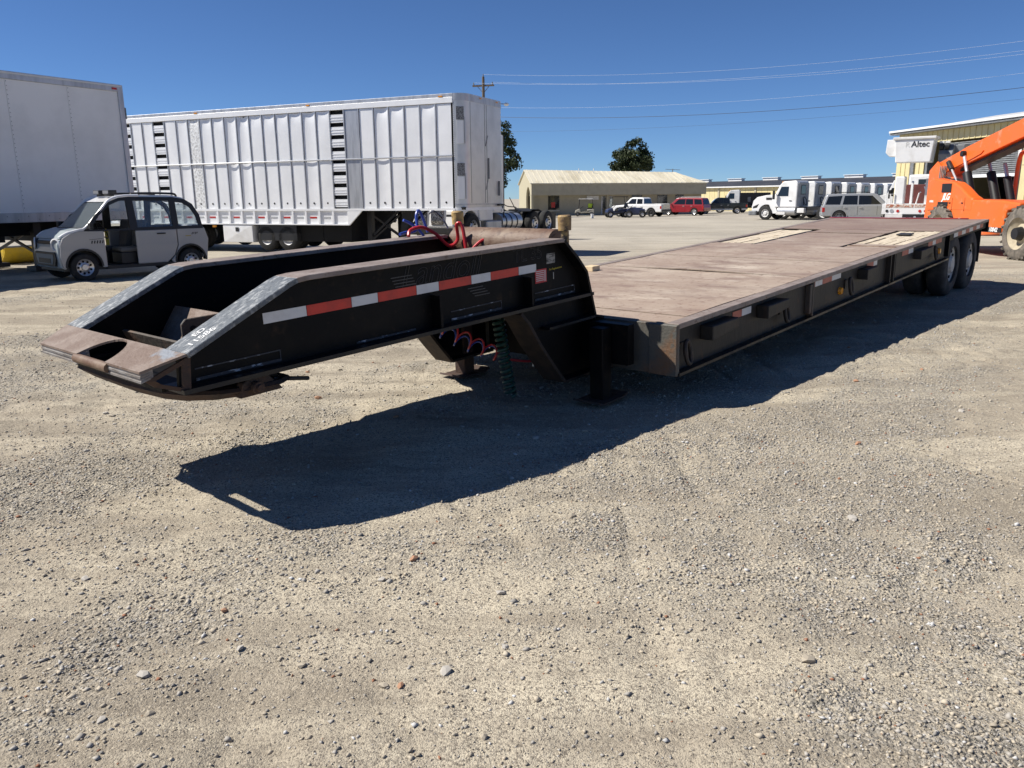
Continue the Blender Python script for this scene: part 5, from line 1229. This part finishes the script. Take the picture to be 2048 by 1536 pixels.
# golf carts
def cart(P, body, seatm, r=.23, lift=0.0, roofm=white_worn, cargo=None):
    z = lift
    MB().prism([(-1.05, .35+z), (-1.05, .72+z), (-.35, .75+z), (-.30, .42+z), (.35, .36+z), (.50, .80+z), (.95, .62+z), (1.02, .36+z)], -.56, .56).build('body', body, P, bevel=.04, seg=2)
    box('frame', black, P, -1.1, 1.0, -.42, .42, .25+z, .36+z)
    MB().box(-.85, -.35, -.5, .5, .75+z, .86+z).build('seat', seatm, P, bevel=.03); MB().prism([(-.80, .86+z), (-.92, 1.25+z), (-1.0, 1.25+z), (-.9, .86+z)], -.5, .5).build('seat_back', seatm, P, bevel=.03)
    MB().prism([(-1.0, 1.78+z), (-.9, 1.86+z), (.55, 1.86+z), (.68, 1.80+z), (.55, 1.80+z), (-.9, 1.80+z)], -.58, .58).build('roof', roofm, P, bevel=.02)
    for s in (-1, 1):
        MB().tube([(.62, s*.50, .75+z), (.50, s*.52, 1.80+z)], .022, 6).build('roof_post', black, P); MB().tube([(-.98, s*.50, .72+z), (-.85, s*.52, 1.80+z)], .022, 6).build('roof_post', black, P)
        for x in (-.78, .72): wheel(P, x, s*.50, r, .2, s, rubber, chrome if lift else grey_steel, .55, 0)
    quad_on(P, 'windshield', mat('cart_screen', (.5, .55, .56), .05, trans=.8), (.61, -.48, .85+z), (.61, .48, .85+z), (.51, .48, 1.76+z), (.51, -.48, 1.76+z), .006)
    MB().cyl((.45, .2, .8+z), (.12, .2, 1.05+z), .02, n=6).build('steering_column', black, P)
    if cargo: MB().box(-.9, -.4, -.2, .4, .87+z, 1.35+z).build('folded_vest', cargo, P, bevel=.08, seg=3)
GC = thing('golf_cart', 'beige golf cart with white roof in front of the office wall', 'golf cart', (8.1, 88.4, gz(88)), heading(-.95, .1))
cart(GC, beige, black, cargo=hiviz)
BC = thing('golf_cart', 'lifted navy golf cart with large wheels next to the white pickup', 'golf cart', (10.2, 77.5, gz(77)), heading(-.93, -.1))
cart(BC, navy, black, r=.30, lift=.12, roofm=black)
QB = thing('quad_bike', 'dark blue quad bike standing between the lifted cart and white pickup', 'quad bike', (12.0, 76.8, gz(77)), heading(-.95, .2))
MB().prism([(-.85, .55), (-.8, .80), (-.3, .85), (.05, .95), (.5, .98), (.9, .75), (.9, .5), (.3, .35), (-.5, .35)], -.24, .24).build('body', navy, QB, bevel=.05)
for s in (-1, 1):
    for x in (-.6, .65):
        wheel(QB, x, s*.42, .31, .22, s, rubber, chrome, .5, 0); MB().strip([(x-.36, .62), (x-.15, .72), (x+.2, .72), (x+.36, .62)], min(s*.24, s*.52), max(s*.24, s*.52), .02).build('fender', navy, QB)
MB().tube([(.38, -.4, 1.1), (.45, -.1, 1.05), (.45, .1, 1.05), (.38, .4, 1.1)], .02, 6).build('handlebar', black, QB); box('seat', black, QB, -.6, .1, -.16, .16, .84, .93, bevel=.03); box('front_rack', black, QB, .45, .95, -.35, .35, .99, 1.02)
WJ = thing('white_bucket', 'small white plastic bucket standing on the ground near the beige golf cart', 'bucket', (7.62, 75.0, gz(75)), 0)
MB().lathe([(.0, 0), (.13, 0), (.155, .36), (.165, .37), (.165, .40), (.0, .41)], (0, 0, 0), 'z', 20).build('pail', white, WJ, smooth=True); MB().tube([(.15*math.cos(t), .0, .36+.16*math.sin(t)) for t in [math.pi*k/8 for k in range(9)]], .008, 5).build('bail_handle', grey_steel, WJ)

# ------------------------------------------------------------------ orange telehandler (heading towards the camera: local x forward)
TH = thing('telehandler', 'orange telescopic handler with raised boom and mud-caked tyres', 'telehandler', (13.05, 20.3, gz(20)), heading(0, -1))
def build_tele(P):
    # world (X,Y,Z) -> local x = 20.3-Y, y = X-13.05 (left of heading -y is +x); near flank (machine right) is y = -1.3
    yr = -1.30
    Lx = lambda Y: 20.3-Y
    z0 = .03
    # engine cowl on the right flank
    cowl = [(Lx(22.75), 1.05), (Lx(22.73), 1.40), (Lx(19.3), 1.36), (Lx(18.6), 1.30), (Lx(18.6), 1.2), (Lx(19.05), 1.12), (Lx(19.15), .58), (Lx(20.0), .50), (Lx(21.2), .72), (Lx(21.5), 1.10)]
    MB().prism(cowl, yr, yr+.75).build('flank_frame', orange, P, bevel=.04, seg=2)
    c_ = MB().prism([(Lx(22.75), 1.08), (Lx(22.70), 1.90), (Lx(22.45), 1.94), (Lx(21.45), 1.82), (Lx(21.15), 1.70), (Lx(20.75), 1.48), (Lx(20.5), 1.395), (Lx(20.5), 1.08)], yr-.006, yr+.30).build('engine_cowl', orange, P, bevel=.04, seg=2)
    box('cowl_grille', black, c_, Lx(22.02), Lx(21.55), yr-.018, yr+.01, 1.56, 1.79); box('cowl_vent', black, c_, Lx(22.15), Lx(21.65), yr-.018, yr+.01, 1.20, 1.31); box('cowl_vent', black, c_, Lx(22.15), Lx(21.65), yr-.018, yr+.01, 1.13, 1.165)
    box('cowl_latch', black, c_, Lx(21.6), Lx(21.52), yr-.02, yr+.01, 1.27, 1.30); box('cowl_latch', black, c_, Lx(21.0), Lx(20.92), yr-.02, yr+.01, 1.27, 1.30)
    for a, b, za, zb in ((21.45, 21.44, 1.10, 1.42), (20.86, 20.85, 1.08, 1.42)): box('panel_gap', blackgap, c_, Lx(a), Lx(b), yr-.010, yr+.01, za, zb)
    text('flank_lettering', 'JLG', mat('decal_white', (.85, .85, .84), .5), P, .24, axes((Lx(21.78), yr-.009, 1.44), (1, 0, 0), (0, 0, 1)), .003, shear=.4, offset=.008)
    text('rear_lettering', 'DIESEL', MATS['decal_white'], P, .07, axes((Lx(22.5), yr-.009, 1.32), (1, 0, 0), (0, 0, 1)), .003, offset=.002)
    np_ = box('model_plate', black, P, Lx(19.95), Lx(19.16), yr-.010, yr+.01, .60, .72); text('model_number', '10042', MATS['decal_white'], P, .14, axes((Lx(19.48), yr-.013, .66), (1, 0, 0), (0, 0, 1)), .002, shear=.2, offset=.004)
    # chassis, left frame, cab
    MB().prism([(-4.1, .65), (-4.1, 1.15), (-.2, 1.2), (1.9, 1.05), (2.3, .7), (2.0, .50), (-2.0, .50)], -.5, .5).build('chassis', orange, P, bevel=.03)
    MB().prism([(-4.1, .85), (-4.1, 2.2), (-3.7, 2.45), (-3.2, 2.1), (-2.7, 1.15), (-2.7, .85)], .18, .24).build('boom_mount', orange, P, bevel=.01); MB().prism([(-4.1, .85), (-4.1, 2.2), (-3.7, 2.45), (-3.2, 2.1), (-2.7, 1.15), (-2.7, .85)], -.48, -.43).build('boom_mount', orange, P, bevel=.01)
    cab_pts = [(-1.5, 1.0), (-1.5, 2.35), (-1.2, 2.60), (-.2, 2.60), (.15, 2.3), (.3, 1.0)]
    for y in (.55, 1.28):
        pth = [(x, y, z) for x, z in cab_pts]; MB().tube(cat(pth, 30), .055, 8).build('cab_frame', orange, P, smooth=True)
    box('cab_floor', orange, P, -1.5, .35, .5, 1.32, .75, 1.06, bevel=.03); MB().box(-1.2, -.2, .52, 1.3, 2.57, 2.62).build('cab_roof', orange, P, bevel=.02)
    MB().box(-1.2, -.75, .68, 1.15, 1.06, 1.35).build('operator_seat', seat_grey, P, bevel=.04); MB().prism([(-1.15, 1.33), (-1.25, 1.9), (-1.38, 1.9), (-1.28, 1.3)], .70, 1.13).build('seat_back', seat_grey, P, bevel=.04)
    MB().box(.28, .36, .30, .50, 1.75, 2.20).build('mirror', black, P, bevel=.03); MB().tube([(.15, .55, 2.2), (.3, .40, 2.15)], .015, 6).build('mirror_arm', black, P)
    # boom: pivots at the rear, rises forward
    A = Vector((Lx(24.0), 0, 2.24)); B = Vector((Lx(20.25), 0, 3.10)); d = (B-A).normalized(); up = Vector((-d.z, 0, d.x))
    def bp(t, h): q = A+d*t+up*h; return (q.x, q.z)
    Lb = 7.2
    main = [bp(-.2, -.20), bp(-.2, .18), bp(1.1, .22), bp(1.3, .235), bp(Lb, .235), bp(Lb, -.225), bp(1.6, -.225), bp(.8, -.22)]
    MB().prism(main, -.40, .14).build('boom', orange, P, bevel=.02, seg=2)
    MB().prism([bp(.15, -.20), bp(.15, .05), bp(.75, .02), bp(1.0, .16), bp(1.35, .16), bp(1.9, -.05), bp(2.2, -.09), bp(2.1, -.14), bp(1.8, -.16)], -.425, -.40).build('boom_cheek', mat('plain_orange', (.83, .145, .018), .42), P)  # same base orange as the boom, without its mottling
    MB().prism([bp(Lb-.4, .17), bp(Lb+2.2, .17), bp(Lb+2.2, -.16), bp(Lb-.4, -.16)], -.32, .06).build('inner_boom', orange, P, bevel=.01)
    box('boom_underside', black, P, .0, .01, -.3, .0, 2.2, 2.21)
    MB().prism([bp(.9, -.245), bp(Lb, -.245), bp(Lb, -.31), bp(.9, -.31)], -.30, .04).build('hose_tray', black, P)
    # lift and compensation cylinders
    for y in (-.46, .20):
        c1 = Vector((Lx(22.68), y, 2.60)); c2 = Vector((Lx(21.93), y, 1.15)); m_ = c1.lerp(c2, .36)
        ly = MB().cyl(m_, c2, .115, n=18).build('lift_cylinder', black, P, smooth=True); MB().cyl(c1, m_, .045, n=14).build('cylinder_rod', rod_steel, ly, smooth=True); MB().cyl((c1.x, y-.07, c1.z), (c1.x, y+.07, c1.z), .08, n=14).build('cylinder_pin', black, ly, smooth=True)
    c1 = Vector((Lx(21.9), .24, 2.3)); c2 = Vector((Lx(21.4), .30, 1.1)); m_ = c1.lerp(c2, .3); ly = MB().cyl(m_, c2, .10, n=18).build('lift_cylinder', black, P, smooth=True); MB().cyl(c1, m_, .05, n=12).build('cylinder_rod', rod_steel, ly, smooth=True)
    c1 = Vector((Lx(23.4), -.47, 2.40)); c2 = Vector((Lx(22.55), -.60, 1.80)); m_ = c1.lerp(c2, .35); ly = MB().cyl(c1, m_, .07, n=16).cyl(m_+(c1-c2)*.0, c2, .028, n=10).build('slave_cylinder', black, P, smooth=True); MB().cyl(m_, c2, .030, n=10).build('cylinder_rod', rod_steel, ly, smooth=True)
    for k in range(5):
        MB().tube(cat([(Lx(23.5)-.05*k, -.45-.02*k, 2.30), (Lx(23.4), -.52-.03*k, 2.05-.05*k), (Lx(23.0)+.1*k, -.58, 1.92), (Lx(22.6)+.05*k, -.58, 1.84)], 20), .016, 6).build('hydraulic_hose', black, P)
    for x in (Lx(21.95), Lx(18.45)):
        for s in (-1, 1): 
            w_ = wheel(P, x, s*1.16, .61, .44, s, rubber_mud, mat('muddy_rim', (.44, .38, .27), .8, c2=(.34, .29, .2), ns=6), .60, 0, 34, lug=True)
            MB().cyl((0, s*.10, 0), (0, s*.27, 0), .17, .13, 14).build('axle_hub', black, w_)
        box('axle', orange if False else black, P, x-.1, x+.1, -.9, .9, .50, .72)
build_tele(TH)

# ------------------------------------------------------------------ white bucket truck behind it
BK = thing('bucket_truck', 'white utility bucket truck seen from behind with folded boom and lettered bucket', 'truck', (15.95, 31.9, gz(32)), heading(.60, .80))
def build_bucket_truck(P):
    # local: x forward (away from the camera), y left; rear bumper at x=0
    box('flat_deck', white, P, 0, 4.2, -1.15, 1.15, 1.08, 1.24, bevel=.01)
    for y in (-1.1, -.55, 0, .5): box('deck_rust_edge', mat('worn_red_edge', (.36, .12, .06), .7, c2=(.6, .56, .5), ns=8, nlo=.45, nhi=.55), P, -.012, .0, y, y+.5, 1.10, 1.22)
    lp = box('light_panel', white, P, -.01, .05, -1.15, 1.15, .84, 1.075)
    for y in (-.25, -.45, -.65, .55, .95): MB().cyl((-.012, y, .96), (-.028, y, .96), .055, n=14).build('tail_light', red_lens if y < .6 else black, lp)
    MB().cyl((-.012, .78, .97), (-.03, .78, .97), .07, n=16).build('trailer_socket', chrome, lp)
    box('rear_bumper', black, P, -.05, .12, -1.15, .35, .58, .82); box('pintle_plate', white_worn, P, -.06, .10, .36, 1.0, .64, .83); MB().cyl((-.055, -.1, .72), (-.08, -.1, .72), .05, n=14).build('license_lamp', chrome, P)
    for s in (-1, 1):
        wheel(P, 1.3, s*.98, .48, .28, s, rubber, white_worn, .56, 0); wheel(P, 6.2, s*.98, .48, .28, s, rubber, white_worn, .56, 0)
        box('frame_rail', black, P, .2, 6.6, s*.4-.05, s*.4+.05, .78, 1.0)
    box('outrigger_post', white, P, .15, .5, .42, .78, 1.24, 2.30, bevel=.03)
    MB().prism([(.2, 1.24), (.2, 2.05), (.32, 2.12), (.42, 1.24)], .12, .2).build('outrigger_leg', white, P)
    for y in (.15, .0): MB().tube([(.12, y+1.0-.1, 1.24), (.12, y+1.0-.1, 1.62), (.12, y+.75, 1.62), (.12, y+.75, 1.24)], .02, 6).build('grab_rail', white, P)
    MB().tube([(.10, -.06, 1.24), (.10, -.14, 1.65), (.10, -.20, 1.70)], .025, 6).build('grab_rail', white, P); box('support_post', white_worn, P, .10, .18, -.42, -.34, 1.24, 2.2)
    box('boom_rest', white, P, .12, .2, -1.1, -.3, 1.98, 2.04); MB().tube([(.12, -.55, 1.24), (.12, -.30, 1.9)], .02, 6).build('grab_rail', white, P)
    MB().box(.6, 1.3, -1.15, -.55, 1.85, 2.55).build('hydraulic_housing', white, P, bevel=.03)
    for k in range(5): box('housing_louvre', grey_steel, P, .59, .602, -1.12, -.85, 2.02+k*.08, 2.06+k*.08)
    box('dark_red_box', dark_red, P, 1.4, 2.9, -1.1, .75, 1.245, 2.0, bevel=.02)
    MB().prism([(1.2, 1.24), (1.25, 2.6), (1.6, 2.9), (2.1, 2.9), (2.3, 2.4), (2.3, 1.24)], -1.15, -.75).build('turret', grey_steel, P, bevel=.03)
    # folded boom with knuckle, the bucket hangs at the rear
    MB().prism([(-.2, 2.40), (-.25, 3.1), (.1, 3.45), (.9, 3.5), (1.2, 3.2), (.6, 2.6)], -1.2, -.72).build('boom_knuckle', grey_steel, P, bevel=.03)
    for y in (-.78, -.98): MB().cyl((-.05, y-.07, 3.38), (-.05, y+.07, 3.38), .15, n=18).build('sheave', black, P, smooth=True); box('sheave_cover', white, P, -.14, .1, y-.075, y+.075, 3.48, 3.58)
    MB().bar((.2, -1.35, 3.22), (3.6, -1.35, 3.35), .38, .42).build('lower_boom', grey_steel, P, bevel=.03); MB().bar((.2, -1.0, 2.75), (5.8, -1.0, 2.7), .32, .36).build('upper_boom', grey_steel, P)
    b = MB().prism([(-.62, 2.80), (.62, 2.80), (.70, 3.68), (-.70, 3.68)], -.55, .15, plane='yz'); b.V = [(x, y+.10, z) for x, y, z in b.V]
    b.build('bucket', white, P, bevel=.04, seg=3)
    box('bucket_lip', white_worn, P, -.60, .20, -.66, .86, 3.66, 3.76, bevel=.02)
    MB().prism([(.78, 3.70), (1.12, 3.70), (1.15, 3.2), (1.0, 3.05), (.78, 3.05)], -.3, .0, plane='yz').build('control_box', white, P, bevel=.02)
    text('bucket_lettering', 'Altec', mat('decal_black', (.02, .02, .022), .5), P, .30, axes((-.558, -.12, 3.47), (0, -1, 0), (0, 0, 1)), .003, offset=.004)
    text('bucket_logo', 'R', mat('decal_faded', (.55, .55, .53), .5), P, .26, axes((-.558, .33, 3.47), (0, -1, 0), (0, 0, 1)), .003, hollow=True)
    MB().prism([(4.4, .75), (4.4, 2.45), (5.9, 2.5), (6.4, 1.7), (7.6, 1.55), (7.75, .75)], -1.1, 1.1).build('cab', white, P, bevel=.08, seg=2)
    box('cab_rear_window', glass, P, 4.38, 4.398, -.7, .7, 1.75, 2.25)
build_bucket_truck(BK)
CN = thing('traffic_cone', 'orange traffic cone with white band standing behind the rear edge of the trailer deck', 'cone', (13.55, 28.2, gz(28)), .3)
MB().lathe([(.03, .70), (.035, .70), (.15, .03), (.0, .03)], (0, 0, 0), 'z', 20).build('cone_body', cone_orange, CN, smooth=True); MB().lathe([(.0735, .48), (.105, .30)], (0, 0, 0), 'z', 20, closed=False).build('cone_band', white, CN, smooth=True); MB().box(-.19, .19, -.19, .19, 0, .03).build('cone_base', cone_orange, CN, bevel=.01)

# ------------------------------------------------------------------ utility poles, wires, antenna
def pole(loc, h, name='utility_pole', label='', arm_dir=(1, 0), lamp=True):
    P = thing(name, label, 'pole', loc)
    MB().tube([(0, 0, -.3), (0, 0, h*.5), (0, 0, h)], [.19, .16, .12], 12).build('pole_shaft', pole_wood, P, smooth=True)
    a = Vector((*arm_dir, 0)).normalized()
    MB().bar(a*-1.0+Vector((0, 0, h-.75)), a*1.0+Vector((0, 0, h-.75)), .12, .14).build('cross_arm', pole_wood, P)
    for s in (-1, 1): MB().bar(a*s*.55+Vector((0, 0, h-.80)), Vector((0, 0, h-1.4)), .04, .05).build('arm_brace', grey_steel, P)
    for q in (a*-.9+Vector((0, 0, h-.68)), a*.85+Vector((0, 0, h-.68)), Vector((0, 0, h))): MB().cyl(q, q+Vector((0, 0, .22)), .06, .045, 10).build('insulator', grey_steel, P, smooth=True)
    if lamp:
        l_ = MB().tube(cat([(0, 0, h-2.55), (.7, 0, h-2.30), (1.85, 0, h-2.32)], 12), .035, 8).build('lamp_arm', grey_steel, P, smooth=True)
        MB().lathe([(.0, .10), (.10, .10), (.22, .02), (.24, -.04), (.16, -.16), (.0, -.2)], (2.05, 0, h-2.32), 'z', 18).build('lamp_head', white_worn, l_, smooth=True)
    return P
PA = (-2.35, 75.0, gz(75)); HA = 12.5
pole(PA, HA, label='wooden utility pole with cross arm and street lamp behind the livestock trailer', arm_dir=(.97, -.25))
PB = (46.0, 44.0, gz(44)); HB = 11.9
pole(PB, HB, label='wooden utility pole beyond the yellow workshop, out past the yard', arm_dir=(.5, .86), lamp=False)
wire_m = mat('wire_aluminium', (.62, .64, .67), .5); wire_d = mat('wire_dark', (.02, .02, .02), .6)
def wire(a, b, sag, r, m, label):
    a, b = Vector(a), Vector(b)
    pts = [a.lerp(b, t)+Vector((0, 0, -sag*4*t*(1-t))) for t in [i/40 for i in range(41)]]
    tag(MB().tube(pts, r, 5).build('overhead_wire', m, None, smooth=True), label, 'wire', 'overhead wires strung between the utility poles')
gA, gB = gz(75), gz(44)
wire((PA[0], PA[1], gA+HA+.2), (PB[0], PB[1], gB+HB+.2), 1.5, .005, wire_m, 'topmost pale power wire strung from the pole top')
wire((PA[0]-.87, PA[1]+.22, gA+HA-.48), (PB[0]-.45, PB[1]-.77, gB+HB-.48), 1.5, .005, wire_m, 'pale power wire strung from one end of the cross arm')
wire((PA[0]+.82, PA[1]-.21, gA+HA-.48), (PB[0]+.42, PB[1]+.73, gB+HB-.48), 1.5, .005, wire_m, 'pale power wire strung from the lamp end of the cross arm')
wire((PA[0], PA[1]-.15, gA+HA-2.6), (PB[0], PB[1]-.15, gB+HB-1.5), 1.4, .005, wire_m, 'pale single wire strung level with the street lamp')
wire((PA[0], PA[1]-.15, gA+HA-3.4), (PB[0], PB[1]-.15, gB+HB-2.4), 1.4, .015, wire_d, 'dark communication cable strung below the street lamp')
wire((PA[0], PA[1]-.15, gA+HA-4.7), (PB[0], PB[1]-.15, gB+HB-3.3), 1.0, .006, wire_d, 'thin dark wire, lowest of those on the utility poles')
AN = thing('tv_antenna', 'small rooftop antenna mast with cross bars behind the tan office roof', 'antenna', (20.15, 101.0, gz(101)))
MB().cyl((0, 0, 0), (0, 0, 5.45), .05, n=8).build('mast', grey_steel, AN); MB().bar((-.9, 0, 5.4), (.9, 0, 5.3), .05, .05).build('boom_bar', grey_steel, AN)
for k in range(5): MB().bar((-.8+k*.4, -.4, 5.4-.02*k), (-.8+k*.4, .4, 5.4-.02*k), .03, .03).build('element', grey_steel, AN)

# ------------------------------------------------------------------ trees
leaf = bpy.data.materials.new('oak_leaf'); leaf.use_nodes = True
def leaf_nodes():
    nt = leaf.node_tree; N = nt.nodes; L = nt.links; b = N['Principled BSDF']; b.inputs['Roughness'].default_value = .6; b.inputs['Specular IOR Level'].default_value = .3
    a = N.new('ShaderNodeAttribute'); a.attribute_name = 'leaf'; m = N.new('ShaderNodeMix'); m.data_type = 'RGBA'; m.inputs[6].default_value = (.018, .030, .012, 1); m.inputs[7].default_value = (.06, .08, .028, 1)
    L.new(a.outputs['Fac'], m.inputs[0]); L.new(m.outputs[2], b.inputs['Base Color'])
leaf_nodes()
def tree(loc, trunk_h, centre_h, rx, rz, label, nclump=46, nleaf=150, seed=1, ls=.30):
    r = np.random.default_rng(seed); P = thing('oak_tree', label, 'tree', loc, 0, None)
    m = MB().tube([(0, 0, -.2), (.05, 0, trunk_h*.5), (0, .05, trunk_h)], [.34, .27, .2], 10)
    cl = []
    for i in range(nclump):
        v = r.normal(size=3); v /= np.linalg.norm(v); q = r.random()**.45
        c = np.array([v[0]*rx*q, v[1]*rx*q, centre_h+v[2]*rz*q])
        if v[2] < -.2: c[2] = centre_h + v[2]*rz*q*.75
        cl.append(c)
    for c in cl[:14]: m.tube([(0, 0, trunk_h*.9), tuple(c*.5+np.array([0, 0, trunk_h*.5])), tuple(c)], [.12, .07, .025], 6)
    m.build('trunk', bark, P, smooth=True)
    C = []; S = []
    for c in cl:
        k = int(nleaf*r.uniform(.6, 1.3)); rr = r.uniform(.55, 1.05)*rx*.30
        d = r.normal(size=(k, 3)); d /= np.linalg.norm(d, axis=1)[:, None]; d *= (r.random(k)**.5)[:, None]
        C.append(c + d*rr*np.array([1.1, 1.1, .8])); S.append(np.clip(.5+.5*d[:, 2] + r.normal(size=k)*.2, 0, 1))
    C = np.concatenate(C); S = np.concatenate(S); n = len(C)
    a = r.normal(size=(n, 3)); a /= np.linalg.norm(a, axis=1)[:, None]; b = np.cross(a, r.normal(size=(n, 3))); b /= np.linalg.norm(b, axis=1)[:, None]
    s = (ls*r.uniform(.5, 1.1, n))[:, None]
    V = np.stack([C-a*s*.5, C+b*s*.32, C+a*s*.6, C-b*s*.32], 1).reshape(-1, 3); F = np.arange(4*n).reshape(-1, 4)
    me = bpy.data.meshes.new('crown'); me.vertices.add(len(V)); me.vertices.foreach_set('co', V.ravel()); me.loops.add(F.size); me.loops.foreach_set('vertex_index', F.ravel().astype(np.int32)); me.polygons.add(n); me.polygons.foreach_set('loop_start', np.arange(0, 4*n, 4, dtype=np.int32)); me.update(calc_edges=True)
    at = me.attributes.new('leaf', 'FLOAT', 'POINT'); at.data.foreach_set('value', np.repeat(r.random(n), 4).astype(np.float32)); me.materials.append(leaf)
    o = bpy.data.objects.new('crown', me); col.objects.link(o); o.parent = P
tree((17.4, 116, gz(116)), 3.4, 7.0, 2.9, 2.9, 'round dark green oak tree rising behind the tan office roof', 80, 210, 3, .34)
tree((-1.75, 84, gz(84)), 2.6, 6.2, 3.0, 4.2, 'tall dark green tree between the livestock trailer and the tan office', 70, 170, 5, .30)
